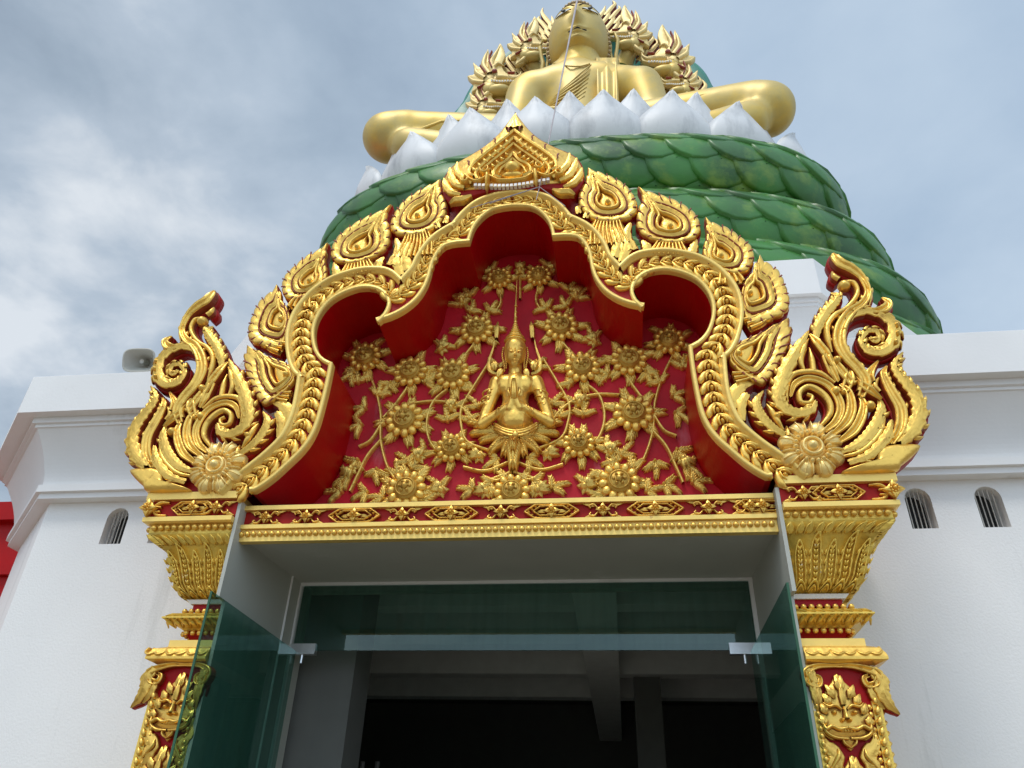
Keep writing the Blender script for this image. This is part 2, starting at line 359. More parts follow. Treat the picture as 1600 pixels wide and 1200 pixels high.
# front wall with door opening and four barred windows
def arch_loop(x0, x1, z0, z1, n=8):
    r_ = (x1-x0)/2; c = (x0+x1)/2
    return [(x0, z0), (x1, z0)]+[(c+r_*math.cos(a), z1-r_+r_*math.sin(a)) for a in np.linspace(0, PI, n+1)]
wins = [(-3.385, -3.20), (-2.97, -2.785), (2.782, 2.958), (3.252, 3.432)]
wl = MB()
outer = [(-XC, 0), (-1.70, 0), (-1.70, 3.47), (1.70, 3.47), (1.70, 0), (XC, 0), (XC, ZW), (-XC, ZW)]
holes = [arch_loop(a, b, 3.735, 4.045) for a, b in wins]
poly_holes(wl, [outer]+holes, lambda a, b: (a, WY, b))
for h in holes:
    n = len(h); wl.grid([[(p[0], WY, p[1]) for p in h], [(p[0], WY+.16, p[1]) for p in h]], cv=True)
pl = plan(XC, WY, 15, CH, 0)
for a, b in zip(pl[1:]+pl[:1], pl[2:]+pl[:2]):
    if (a, b) == (pl[0], pl[1]): continue
    wl.add([(a[0], a[1], 0), (b[0], b[1], 0), (b[0], b[1], ZW), (a[0], a[1], ZW)], [(0, 1, 2, 3)])
wl.build('wall', M['white'], bld, smooth=False)
for (a, b), h in zip(wins, holes):
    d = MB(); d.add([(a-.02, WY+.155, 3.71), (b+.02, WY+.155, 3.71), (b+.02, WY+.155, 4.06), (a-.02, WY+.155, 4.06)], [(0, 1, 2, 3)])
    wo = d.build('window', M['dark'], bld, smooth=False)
    br = MB()
    for k in range(1, 6):
        x = a+(b-a)*k/6; zt = 4.045-(b-a)/2+math.sqrt(max(0, ((b-a)/2)**2-(x-(a+b)/2)**2))
        br.tube([(x, WY+.05, 3.737), (x, WY+.05, zt)], .0042, 6)
    br.build('window_bars', M['bar'], wo)
cn = MB()
CP = [(0, 4.10), (.10, 4.10), (.10, 4.145), (.13, 4.15), (.13, 4.212), (.10, 4.215)]
for t in np.linspace(0, 1, 14): CP.append((.10+.17*t**1.7, 4.218+.455*t, .04*t))
CP += [(.285, 4.675, .05), (.285, 4.70, .05), (.31, 4.705, .06), (.31, 4.755, .06), (.40, 4.757, .11), (.40, 5.115, .11), (.395, 5.12, .11), (.18, 5.12), (.18, 4.9)]
sweep(cn, XC, WY, 15, CH, CP); cn.build('cornice', M['whitetrim'], bld, smooth=False)
rf = MB(); rf.add([(x, y, 4.98) for x, y in plan(XC, WY, 15, CH, .2)], [tuple(range(8))]); rf.build('roof', M['whitetrim'], bld, smooth=False)
# stepped pedestal on the roof
pd = MB()
PP = [(-.16, 4.95), (-.16, 5.95), (-.08, 5.96), (-.08, 6.03), (-.13, 6.04), (-.13, 6.12), (-.10, 6.13), (-.10, 6.18)]
for t in np.linspace(0, 1, 9): PP.append((-.11+.12*t**1.8, 6.20+.40*t))
PP += [(.02, 6.60), (.02, 6.64), (.04, 6.645), (.04, 6.70), (.10, 6.70), (.10, 7.16), (.08, 7.18), (-.5, 7.20), (-2, 7.25)]
sweep(pd, 2.86, 2.0+.1, 12.5, 3.0, PP); pd.build('roof_pedestal', M['whitetrim'], bld, smooth=False)
# room behind the door
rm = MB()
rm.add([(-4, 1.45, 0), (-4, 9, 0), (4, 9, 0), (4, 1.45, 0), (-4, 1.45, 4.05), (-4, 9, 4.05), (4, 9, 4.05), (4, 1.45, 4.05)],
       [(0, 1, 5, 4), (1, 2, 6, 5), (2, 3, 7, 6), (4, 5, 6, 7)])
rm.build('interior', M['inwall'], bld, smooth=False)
rm = MB()
for y0, zb in ((2.3, 3.62), (3.6, 3.62), (4.9, 3.62), (6.2, 3.62)): rm.box((-3.99, y0, zb), (3.99, y0+.22, 4.04))
rm.box((.35, 1.5, 3.5), (.70, 8.9, 4.03)); rm.build('ceiling_beams', M['inbeam'], bld, smooth=False)
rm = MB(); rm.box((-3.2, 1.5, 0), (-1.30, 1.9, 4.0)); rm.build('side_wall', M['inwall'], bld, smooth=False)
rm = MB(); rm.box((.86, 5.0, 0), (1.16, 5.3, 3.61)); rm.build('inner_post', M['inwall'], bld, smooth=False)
# left red wing
rw = thing('red_wing', (-12, 6, 0), 'red painted side wing behind the left end of the white building', 'building')
b = MB(); b.box((-20, 2.4, 0), (-4.93, 16, 4.55)); b.build('wall', M['red'], rw, smooth=False)
b = MB(); b.box((-20.3, 2.3, 4.55), (-4.95, 16.2, 4.75)); b.box((-20.3, 2.34, 3.98), (-4.95, 2.39, 4.08)); b.build('roof_edge', M['red'], rw, smooth=False)

# ------------------------------------------------------------------ portal block: jambs, soffit (white)
pb = thing('door_recess', (0, .6, 0), 'pale plastered jambs and soffit framing the glass doors', 'doorway')
def jamb(xi, xo):
    b = MB(); b.box((min(xi, xo), .01, 2.98), (max(xi, xo), 1.44, 3.615)); b.box((min(xi, xo), .10, 0), (max(xi, xo), 1.44, 2.979)); return b
jl = jamb(-1.715, -1.738); jr = jamb(1.675, 1.698)
jl.build('jamb', M['jamb'], pb, smooth=False); jr.build('jamb', M['jamb'], pb, smooth=False)
b = MB(); b.add([(-1.715, .14, 3.40), (1.675, .14, 3.40), (1.675, 1.44, 3.48), (-1.715, 1.44, 3.48), (-1.715, .14, 3.64), (1.675, .14, 3.64), (1.675, 1.44, 3.64), (-1.715, 1.44, 3.64)], [(0, 1, 2, 3), (4, 5, 6, 7), (0, 1, 5, 4), (3, 2, 6, 7)])
b.build('soffit', M['jamb'], pb, smooth=False)
b = MB(); b.box((-1.715, 1.44, 3.455), (1.675, 1.47, 3.64)); b.build('back_panel', M['jamb'], pb, smooth=False)

# glass doors and transom
GY = 1.20; ZT = 2.955
tw = thing('transom_window', (0, GY, ZT), 'dark green tinted transom glass above the open doorway', 'window')
b = MB(); b.box((-1.685, GY-.006, ZT), (1.644, GY+.006, 3.438)); b.build('pane', M['glass'], tw, smooth=False)
b = MB(); b.box((-1.712, GY-.02, 3.44), (1.674, GY+.02, 3.462)); b.box((-1.713, GY-.02, 0), (-1.70, GY+.02, 3.44)); b.box((1.645, GY-.02, 0), (1.673, GY+.02, 3.44))
b.build('frame', M['whitetrim'], tw, smooth=False)
for sx, x in ((1, -1.70), (-1, 1.645)):
    b = MB(); b.box((min(x, x+sx*.19), GY-.025, ZT-.03), (max(x, x+sx*.19), GY+.025, ZT+.045))
    b.tube([(x+sx*.09, GY, ZT-.03), (x+sx*.09, GY, ZT-.09)], .012, 8)
    b.build('patch_fitting', M['steel'], tw, smooth=False)
for nm, x, y1, lab in (('l', -1.655, -.20, 'left glass door leaf standing open, with a gilded pilaster showing through it'), ('r', 1.60, -.24, 'right glass door leaf swung open beside the right pilaster, nearly edge on')):
    d = thing('glass_door', (x, GY, 0), lab, 'door', 'glass door leaves')
    b = MB(); b.box((x-.006, y1, .02), (x+.006, GY-.03, ZT-.012)); b.build('pane', M['glass'], d, smooth=False)
    b = MB(); b.box((x-.0068, y1-.006, .02), (x+.0068, y1-.0005, ZT-.012)); b.build('edge_strip', M['greend'], d, smooth=False)
    b = MB(); xx = x+(.05 if x < 0 else -.05)
    b.tube([(xx, y1+.15, 1.0), (xx, y1+.15, 1.6)], .014, 8); b.box((min(x, xx), y1+.145, 1.08), (max(x, xx), y1+.155, 1.1)); b.box((min(x, xx), y1+.145, 1.5), (max(x, xx), y1+.155, 1.52))
    b.build('handle', M['steel'], d)
# inner glass leaf handles seen through the doorway
ih = thing('inner_glass_screen', (0, 3.4, 0), 'clear glass screen inside the dark room with two steel pull bars', 'screen')
b = MB(); b.box((-1.9, 3.395, 0), (-.2, 3.405, 2.2)); b.build('pane', M['glass'], ih, smooth=False)
b = MB(); 
for px in (567, 590):
    p = PY(px, 1190, 3.35); b.tube([(p[0], 3.35, 1.2), (p[0], 3.35, p[2])], .022, 8)
b.build('pull_bar', M['steel'], ih)

# ------------------------------------------------------------------ gable arch
gate = thing('gilded_gable', (0, .1, 3.66), 'red and gold lobed gable arch with flame leaves over the temple doorway', 'gable')
S1i = [(808, 324), (830, 326), (846, 335), (858, 350), (864, 372)]
S2i = [(864, 372), (886, 371), (902, 373), (913, 383), (920, 398), (924, 420), (931, 439), (944, 456), (963, 469), (984, 477), (1005, 481)]
S3i = [(1005, 481), (994, 471), (989, 457), (992, 446), (1001, 435), (1017, 427), (1039, 424), (1062, 428), (1084, 437), (1099, 450), (1109, 466), (1113, 484), (1111, 502), (1104, 521), (1092, 535), (1076, 544)]
S4i = [(1076, 544), (1080, 576), (1086, 611), (1094, 646), (1105, 670), (1120, 689), (1139, 706), (1161, 725), (1183, 740), (1207, 752)]
S1o = [(808, 303), (830, 304), (850, 308), (866, 315), (881, 327), (894, 342)]
S2o = [(894, 342), (910, 349), (925, 358), (938, 371), (949, 388), (956, 404), (969, 418)]
S3o = [(969, 418), (981, 407), (997, 399), (1020, 395), (1042, 394), (1065, 397), (1087, 402), (1106, 410), (1125, 422), (1140, 437), (1151, 452), (1158, 469), (1161, 485), (1161, 502), (1158, 520), (1152, 540), (1143, 556), (1134, 564)]
S4o = [(1134, 564), (1136, 590), (1140, 618), (1148, 643), (1160, 664), (1184, 686), (1210, 705), (1235, 722), (1262, 748)]
def resamp(P, n):
    Q = cat(P, 12); d = np.r_[0, np.cumsum(np.linalg.norm(np.diff(Q, axis=0), axis=1))]; t = np.linspace(0, d[-1], n)
    return np.stack([np.interp(t, d, Q[:, 0]), np.interp(t, d, Q[:, 1])], 1)
nn = (14, 24, 40, 30)
segi = [resamp(UV(s), n) for s, n in zip((S1i, S2i, S3i, S4i), nn)]
sego = [resamp(UV(s), n) for s, n in zip((S1o, S2o, S3o, S4o), nn)]
segi[0][0, 0] = 0; sego[0][0, 0] = 0
for s in (segi, sego): s[3][-1, 1] = 3.675
IN = np.vstack([segi[0]]+[s[1:] for s in segi[1:]]); OUT = np.vstack([sego[0]]+[s[1:] for s in sego[1:]])
full = lambda A: np.vstack([A[::-1]*[-1, 1], A[1:]])
INf, OUTf = full(IN), full(OUT)
# red body of the arch, 0.42 deep
b = MB(); n = len(INf); DEP = .58
G = [[(p[0], 0, p[1]) for p in INf], [(p[0], 0, p[1]) for p in OUTf]]
b.grid(G); b.grid([[(p[0], 0, p[1]) for p in OUTf], [(p[0], DEP, p[1]) for p in OUTf]]); b.grid([[(p[0], DEP, p[1]) for p in OUTf], [(p[0], DEP, p[1]) for p in INf]])
b.build('arch_band', M['redside'], gate, smooth=False)
b = MB(); b.grid([[(p[0], 0.001, p[1]) for p in INf], [(p[0], DEP, p[1]) for p in INf]]); b.build('arch_soffit', M['red'], gate, smooth=False)
def rail(name, segs, wd, off, h, prof, m, ext=.3):
    b = MB()
    for i, s in enumerate(segs):
        e0 = (s[0]-s[1])/np.linalg.norm(s[0]-s[1])*wd*ext; e1 = (s[-1]-s[-2])/np.linalg.norm(s[-1]-s[-2])*wd*ext
        s = np.vstack([[s[0]+e0] if i else s[:0].reshape(0, 2), s, [s[-1]+e1]] if i < 3 else [[s[0]+e0], s])
        T = np.gradient(s, axis=0); T /= np.linalg.norm(T, axis=1)[:, None]; Nn = np.stack([-T[:, 1], T[:, 0]], 1); q = s+Nn*off
        for mm in (1, -1): ridge(b, Fr(0, mm), q, wd, h, 0, prof, 1, skirt=.03)
    return b.build(name, m, gate)
rail('inner_rail', segi, .0135, .010, .03, FLATB, M['goldrail'])
rail('outer_rail', sego, .025, -.024, .055, [(-1, 0), (-.9, .35), (-.5, .45), (-.35, .8), (0, 1), (.7, 1), (.95, .8), (1, 0)], M['goldrail'], 1.2)
# leaf chain
b = MB()
def chain_unit(b, fr, p, ang, s):
    c, si = math.cos(ang), math.sin(ang); tf = lambda x, y: (p[0]+s*(x*c-y*si), p[1]+s*(x*si+y*c))
    for sg in (1, -1):
        ridge(b, fr, [tf(.55, 0), tf(.15, .42*sg), tf(-.35, .70*sg), tf(-.75, .80*sg)], [s*.10, s*.27, s*.32, s*.08], .024, .002, ROUND, 3)
        ridge(b, fr, [tf(.30, .02*sg), tf(-.1, .30*sg), tf(-.5, .28*sg)], [s*.06, s*.13, s*.05], .030, .008, ROUND, 3)
    dome(b, fr, tf(-.18, 0), s*.27, s*.18, ang, .034, .006, 8, 3)
mids = [(a+o)/2 for a, o in zip(segi, sego)]
def walk(P, step, n0=.5):
    d = np.r_[0, np.cumsum(np.linalg.norm(np.diff(P, axis=0), axis=1))]; k = max(1, round(d[-1]/step)); 
    t = (np.arange(k)+n0)/k*d[-1]
    X = np.interp(t, d, P[:, 0]); Y = np.interp(t, d, P[:, 1]); e = .02
    dx = np.interp(t+e, d, P[:, 0])-np.interp(t-e, d, P[:, 0]); dy = np.interp(t+e, d, P[:, 1])-np.interp(t-e, d, P[:, 1])
    return [(x, y, math.atan2(q, p)) for x, y, p, q in zip(X, Y, dx, dy)]
m12 = np.vstack([mids[0], mids[1][1:]]); m34 = np.vstack([mids[2], mids[3][1:]])
for mm in (1, -1):
    for x, y, a in walk(m12, .084): chain_unit(b, Fr(0, mm), (x, y), a, .080)
    for x, y, a in walk(m34, .086): chain_unit(b, Fr(0, mm), (x, y), a+PI, .082)
b.build('leaf_chain', M['gold'], gate)

# flame leaves
FL = [([(918, 264), (936, 274), (958, 283), (977, 295), (991, 315), (993, 334), (978, 346), (950, 350), (925, 344), (908, 326), (907, 305), (916, 288)], (950, 324), (-.35, 1)),
      ([(996, 293), (1012, 304), (1036, 311), (1062, 322), (1084, 338), (1092, 357), (1088, 372), (1070, 381), (1046, 383), (1015, 376), (998, 360), (998, 335), (1005, 315)], (1047, 362), (-.4, 1)),
      ([(1101, 341), (1115, 354), (1136, 362), (1156, 376), (1171, 390), (1175, 408), (1166, 426), (1145, 431), (1120, 424), (1103, 414), (1099, 394), (1105, 368)], (1125, 408), (-.3, 1)),
      ([(1187, 400), (1196, 415), (1213, 428), (1223, 447), (1230, 474), (1223, 492), (1198, 504), (1173, 508), (1160, 490), (1158, 462), (1167, 440), (1184, 422)], (1170, 466), (.3, 1)),
      ([(1234, 498), (1233, 520), (1226, 550), (1211, 580), (1190, 602), (1166, 592), (1146, 576), (1139, 560), (1152, 541), (1180, 528), (1211, 515)], (1153, 560), (1, .6))]
STEM = [[(950, 342), (948, 362), (952, 385)], [(1046, 378), (1045, 392), (1044, 402)], [(1135, 425), (1140, 436), (1142, 446)], [(1204, 492), (1184, 504), (1166, 510)], [(1176, 588), (1158, 592), (1146, 594)]]
for mm in (1, -1):
    for k, (O, c, td) in enumerate(FL):
        O = UV(O); c = np.array(uv(*c)); O = c+(O-c)*1.05; fr = Fr(0, mm); tip = O[0]
        Oc = np.vstack([cat(np.vstack([O, O[:1]]), 5)[:-1]])
        gb = MB(); rb = MB(); gv = MB()
        # scalloped outline: lobes curl toward the tip
        P = np.vstack([O, O[:1]]); Q = cat(P, 16)[:-1]; d = np.r_[0, np.cumsum(np.linalg.norm(np.diff(Q, axis=0), axis=1))]; Lq = d[-1]
        nl = 16; SO = []; notch = []
        for i in range(len(Q)):
            t = d[i]/Lq; u_ = (t-.06)/.88*nl; f_ = u_ % 1 if 0 < u_ < nl else .5
            if t > .5: f_ = 1-f_
            lobe = .055*math.sin(PI*min(1, max(0, f_)))**.6+.03*(1-f_) if 0 < u_ < nl else 0
            SO.append(c+(Q[i]-c)*(1-.05+lobe))
        SO = np.array(SO)
        for j in range(1, nl):
            t = .06+.88*j/nl; i = int(np.searchsorted(d, t*Lq)); p = Q[i]; v = (p-c); tv = tip-p; tv /= np.linalg.norm(tv)+1e-6
            sgn = 1; a_ = c+v*.985; b_ = c+v*.84-tv*.006; e_ = c+v*.79-tv*.022
            ridge(gv, fr, [a_, b_, e_], [.0055, .0045, .0015], .006, .036, FLATB, 4, skirt=0)
        plate(rb, fr, SO, .003, -.085)
        n_ = len(SO)
        pillow(gb, fr, c+(SO-c)*.985, c, .040, 0, ((1, .0), (.985, .7), (.94, .92), (.86, 1), (.72, .8), (.66, .55)))
        for kk, wd in ((.672, .0068), (.455, .006)):
            ring = [c+(p-c)*kk+(tip-c)*.03 for p in O]; ring[0] = c+(tip-c)*(kk+.13)
            ridge(gv, fr, ring, wd, .012, .022, ROUND, 5, closed=True)
        ring = [c+(p-c)*.55+(tip-c)*.03 for p in O]; ring[0] = c+(tip-c)*.70
        ridge(gb, fr, ring, .0225, .050, .0, CREST, 5, closed=True)
        ring = [c+(p-c)*.36+(tip-c)*.03 for p in O]; ring[0] = c+(tip-c)*.50
        ridge(gb, fr, ring, .0165, .058, .0, ROUND, 5, closed=True)
        pillow(gb, fr, [c+(p-c)*.30 for p in Oc], c, .045)
        dome(gb, fr, c, .026, .026, 0, .055, .032, 12, 5)
        # stem of stacked curls down to the rail
        st = UV(STEM[k]); kf = (1, 1, .62, .34, .30)[k]; plank(rb, fr, st, [.10*kf, .165*kf, .175*kf], -.004, -.085); plank(gb, fr, st, [.09*kf, .155*kf, .165*kf], .016, 0)
        for j in [q_*3.6/4*(1 if kf == 1 else kf) for q_ in (range(-4, 5) if kf == 1 else (-4, -2, 0, 2, 4) if kf > .5 else (-3.4, 0, 3.4))]:
            T = st[-1]-st[0]; Nn = np.array([-T[1], T[0]])/np.linalg.norm(T)
            ridge(gb, fr, [st[0]+Nn*j*.022, st[1]+Nn*j*.032, st[2]+Nn*j*.040], [.008, .013, .016], .04, .003, ROUND, 4)
        o = gb.build('flame_leaf', M['gold'], gate); rb.build('red_backing', M['redside'], o); gv.build('painted_grooves', M['groove'], o)
# filler leaves in the valleys
FILL = [([(985, 395), (978, 372), (985, 350)], [.05, .035, .01]), ([(960, 405), (968, 380), (962, 362)], [.03, .045, .03]), ([(970, 412), (978, 392), (975, 368)], [.02, .04, .02]),
        ([(1142, 640), (1146, 618), (1160, 606), (1178, 600)], [.03, .04, .03, .004]), ([(1160, 660), (1158, 635), (1166, 618)], [.015, .03, .02]),
        ([(915, 345), (918, 338), (925, 336)], [.02, .02, .006]), ([(905, 338), (903, 330), (908, 326)], [.02, .018, .01]),
        ([(1012, 398), (1010, 388), (1003, 378)], [.03, .03, .008]), ([(1080, 398), (1084, 388), (1088, 376)], [.03, .026, .006]), ([(1105, 410), (1108, 402), (1104, 392)], [.02, .02, .006])]
for mm in (1, -1):
    for P, wd in FILL:
        b = MB(); rb = MB(); P = UV(P); wd = [x*1.35 for x in wd]; ridge(b, Fr(0, mm), P, wd, .045, .0, CREST, 6, teeth=3); plank(rb, Fr(0, mm), P, [x*1.1 for x in wd], .003, -.10)
        o = b.build('filler_leaf', M['gold'], gate, edge=M['groove']); rb.build('red_backing', M['redside'], o)

# crown at the apex
cr = MB(); crr = MB(); gn = MB(); o_ = (680, 180); s_ = 6.4
half = [(820, 28), (880, 120), (945, 200), (1030, 275), (1110, 325), (1230, 385), (1330, 425), (1420, 480), (1475, 560), (1495, 640), (1475, 740), (1400, 830), (1300, 850), (1150, 800), (1000, 790), (820, 800)]
H = UV(half, 0, o_, s_); H[0, 0] = 0; H[-1, 0] = 0
CO = np.vstack([cat(H, 4), (cat(H, 4)*[-1, 1])[::-1][1:-1]])
plate(crr, Fr(-.06), CO, 0, -.30)
HU = cat(H, 4)
keep = [i for i in range(len(HU)) if HU[i, 1] > uv(808, 300)[1]]; HU = HU[keep]; GO = np.vstack([HU*[.985, 1]-[0, .006], (HU*[-.985, 1]-[0, .006])[::-1]]); plate(cr, Fr(-.055), GO, .012, 0, .008)
for mm in (1, -1):
    fr = Fr(-.06, mm); q = lambda pts: UV(pts, 0, o_, s_)
    for pts, wd, h in (([(790, 225), (900, 300), (1020, 380), (1120, 450), (1200, 520), (1215, 590), (1170, 620)], .013, .05),
                       ([(790, 305), (880, 370), (980, 440), (1090, 530), (1150, 600), (1130, 660)], .011, .06),
                       ([(790, 365), (880, 430), (980, 500), (1060, 560), (1110, 610)], .008, .06),
                       ([(790, 460), (850, 530), (930, 570), (965, 620), (950, 660), (890, 690)], .011, .07),
                       ([(790, 520), (840, 565), (890, 600), (915, 650)], .007, .07)):
        Q = q(pts); Q[0, 0] = 0; ridge(cr, fr, Q, wd, h*.55+.008, 0, CREST, 6)
    # lobes between chevrons
    for (a, b_, k, sz) in (((830, 110), (1330, 470), 9, 10), ((850, 320), (1160, 540), 7, 8), ((850, 450), (1060, 590), 6, 6)):
        for i in range(k):
            t = i/(k-1); x = a[0]+(b_[0]-a[0])*t; y = a[1]+(b_[1]-a[1])*t+(10 if i else 0)
            if sz == 10:
                if i % 2: ridge(gn, fr, q([(x-22, y+24), (x-38, y+36), (x-36, y+60), (x-48, y+80)]), [.006, .008, .006, .002], .006, .018, FLATB, 4, skirt=0)
                continue
            Q = q([(x-sz*3.2, y+sz*4), (x+sz*1.2, y+sz*2.0), (x+sz*3.6, y-sz*2.2)]); ridge(cr, fr, Q, [.016*sz/10, .026*sz/10, .006], .030, .008, ROUND, 4)
    Q = q([(815, 60), (812, 130), (800, 200)]); Q[:, 0] = [.0, .012, .028]; ridge(cr, fr, Q, [.004, .03, .05], .04, 0, CREST, 5)
    # side manes
    for P, wd in (([(1180, 700), (1270, 640), (1340, 560), (1350, 450)], [.02, .03, .03, .005]), ([(1250, 730), (1340, 690), (1400, 600), (1420, 500)], [.02, .035, .035, .006]),
                  ([(1290, 790), (1380, 760), (1450, 680), (1475, 590)], [.015, .03, .03, .005])):
        ridge(cr, fr, q(P), wd, .05, 0, CREST, 6, teeth=5, side=-1*0)
    Q = q(spiral((1245, 675), 42, 0, 1.2, 12)); ridge(cr, fr, Q, [.012, .010, .004], .075, .01, ROUND, 4)
    Q = q([(800, 742), (900, 725), (960, 695), (1015, 668), (1080, 690), (1140, 700), (1200, 670), (1260, 620)]); Q[0, 0] = 0
    ridge(cr, fr, Q, .013, .060, .0, ROUND, 6)
    Q = q(spiral((1050, 600), 50, 0, 1.0, 10)); ridge(cr, fr, Q, [.012, .01, .005], .07, .01, ROUND, 4)
    dome(cr, fr, q([(1050, 605)])[0], .016, .016, 0, .075, .01)
    dome(cr, fr, q([(905, 675)])[0], .014, .011, 0, .075, .0); dome(cr, fr, q([(940, 655)])[0], .012, .012, 0, .06, 0)
    Q = q([(1015, 690), (1020, 750), (1025, 820)]); ridge(cr, fr, Q, [.02, .017, .003], .09, .02, ROUND, 5)
    Q = q([(1180, 800), (1260, 830), (1340, 830), (1400, 850)]); ridge(cr, Fr(-.04, mm), Q, [.01, .03, .03, .01], .06, .0, CREST, 5)
dome(cr, Fr(-.06), (0, uv(801, 277)[1]), .070, .060, 0, .085, .01, 20, 7)
dome(cr, Fr(-.06), (0, uv(801, 285)[1]), .095, .040, 0, .05, .0, 20, 6)
o = cr.build('crown_finial', M['gold'], gate, edge=None); crr.build('red_backing', M['redside'], o)
gn.build('painted_grooves', M['groove'], o)
tb = MB()
for i in range(-9, 10):
    if abs(i) in (6,): continue
    x = i*.033; z = uv(801, 303)[1]+abs(i)**1.5*.0014
    tb.box((x-.012, -.10, z-.016), (x+.012, -.06, z+.012)); tb.build('tooth', M['tooth'], o, smooth=False); tb = MB()

# corner volutes
VS = [([(600, 985), (690, 950), (765, 870), (800, 780), (788, 712)], [10, 24, 26, 20, 5], 1), ([(590, 940), (660, 890), (700, 820), (712, 755), (690, 698)], [10, 20, 20, 16, 5], 0),
      ([(560, 905), (625, 850), (652, 780), (640, 700), (600, 655)], [10, 20, 20, 16, 6], 0),
      ([(520, 885), (578, 840), (602, 770), (575, 700), (520, 648), (440, 628), (378, 655), (358, 712)], [10, 17, 18, 17, 16, 16, 14, 6], 0),
      ([(500, 865), (550, 800), (545, 740), (500, 690), (445, 668), (402, 695), (408, 742), (450, 745), (464, 716), (438, 702)], [8, 14, 15, 15, 14, 13, 12, 11, 9, 8], 0),
      ([(478, 735), (455, 782), (385, 800), (322, 770), (296, 715), (312, 640), (346, 560), (400, 470), (448, 385)], [10, 20, 24, 26, 28, 30, 30, 24, 3], 1),
      ([(345, 740), (335, 680), (362, 612), (430, 592), (505, 600), (575, 645)], [5, 14, 15, 14, 13, 8], 0),
      ([(425, 590), (405, 540), (420, 480), (448, 425)], [8, 16, 16, 3], 0), ([(450, 405), (485, 455), (525, 505), (570, 570)], [4, 18, 20, 10], 0), ([(470, 590), (462, 530), (450, 470)], [14, 14, 3], 0),
      ([(700, 720), (722, 650), (690, 590), (625, 520), (594, 450), (604, 375), (650, 305), (708, 262), (735, 205), (705, 135), (648, 92), (600, 68), (572, 36), (566, 6)], [14, 22, 24, 26, 28, 26, 22, 18, 15, 18, 26, 28, 20, 4], 0),
      ([(560, 500), (540, 440), (535, 375), (570, 322), (622, 290), (662, 250), (684, 202), (664, 160), (622, 152)], [6, 14, 15, 14, 12, 12, 12, 12, 8], 0),
      ([(742, 275), (750, 212), (722, 152), (684, 112)], [4, 10, 10, 4], 0), ([(595, 140), (572, 125), (562, 98)], [14, 14, 4], 0),
      ([(478, 440), (494, 370), (526, 310), (566, 262), (590, 222), (556, 200)], [10, 22, 24, 22, 16, 3], 1),
      ([(600, 390), (650, 322), (720, 296), (790, 310), (848, 350), (865, 410), (845, 470), (780, 500), (725, 480), (705, 430), (730, 394), (775, 390), (795, 420), (770, 442), (748, 420)], [10, 20, 21, 22, 24, 26, 26, 22, 16, 14, 13, 13, 12, 10, 8], 1),
      ([(760, 300), (810, 292), (834, 262), (805, 226)], [14, 22, 18, 3], 0),
      ([(890, 945), (952, 880), (985, 800), (970, 720), (924, 655), (884, 605), (868, 562), (888, 520), (911, 490)], [20, 32, 30, 28, 24, 20, 18, 10, 3], 1),
      ([(850, 945), (892, 870), (894, 780), (852, 700), (822, 640), (812, 600), (830, 560)], [12, 22, 24, 22, 18, 14, 4], 0),
      ([(752, 645), (745, 600), (790, 532)], [16, 18, 3], 0), ([(640, 1040), (740, 1005), (822, 920), (852, 830)], [12, 20, 22, 8], 1), ([(600, 1010), (700, 985), (790, 900), (825, 800)], [6, 12, 12, 4], 0),
      ([(330, 905), (260, 862), (208, 802), (190, 740), (225, 682)], [14, 20, 22, 18, 3], 1), ([(322, 880), (292, 835), (268, 795), (240, 750)], [6, 14, 14, 4], 0),
      ([(622, 690), (644, 625), (640, 560)], [16, 24, 4], 0), ([(690, 690), (702, 650), (668, 600)], [10, 16, 4], 0), ([(345, 915), (342, 885), (338, 858)], [14, 10, 3], 0), ([(590, 640), (560, 590), (530, 520), (545, 500)], [10, 20, 18, 6], 0), ([(660, 660), (610, 600), (575, 550)], [16, 20, 14], 0),
      ([(700, 660), (740, 690), (800, 730)], [16, 20, 8], 0), ([(795, 690), (770, 660), (790, 620)], [10, 14, 6], 0)]
VD = [(620, 172, 30), (288, 815, 18), (578, 690, 24), (745, 762, 24), (583, 540, 22), (620, 395, 14), (872, 372, 15), (876, 412, 15), (868, 455, 15), (612, 700, 14)]
sv7 = 1074/340.
vk = .00142
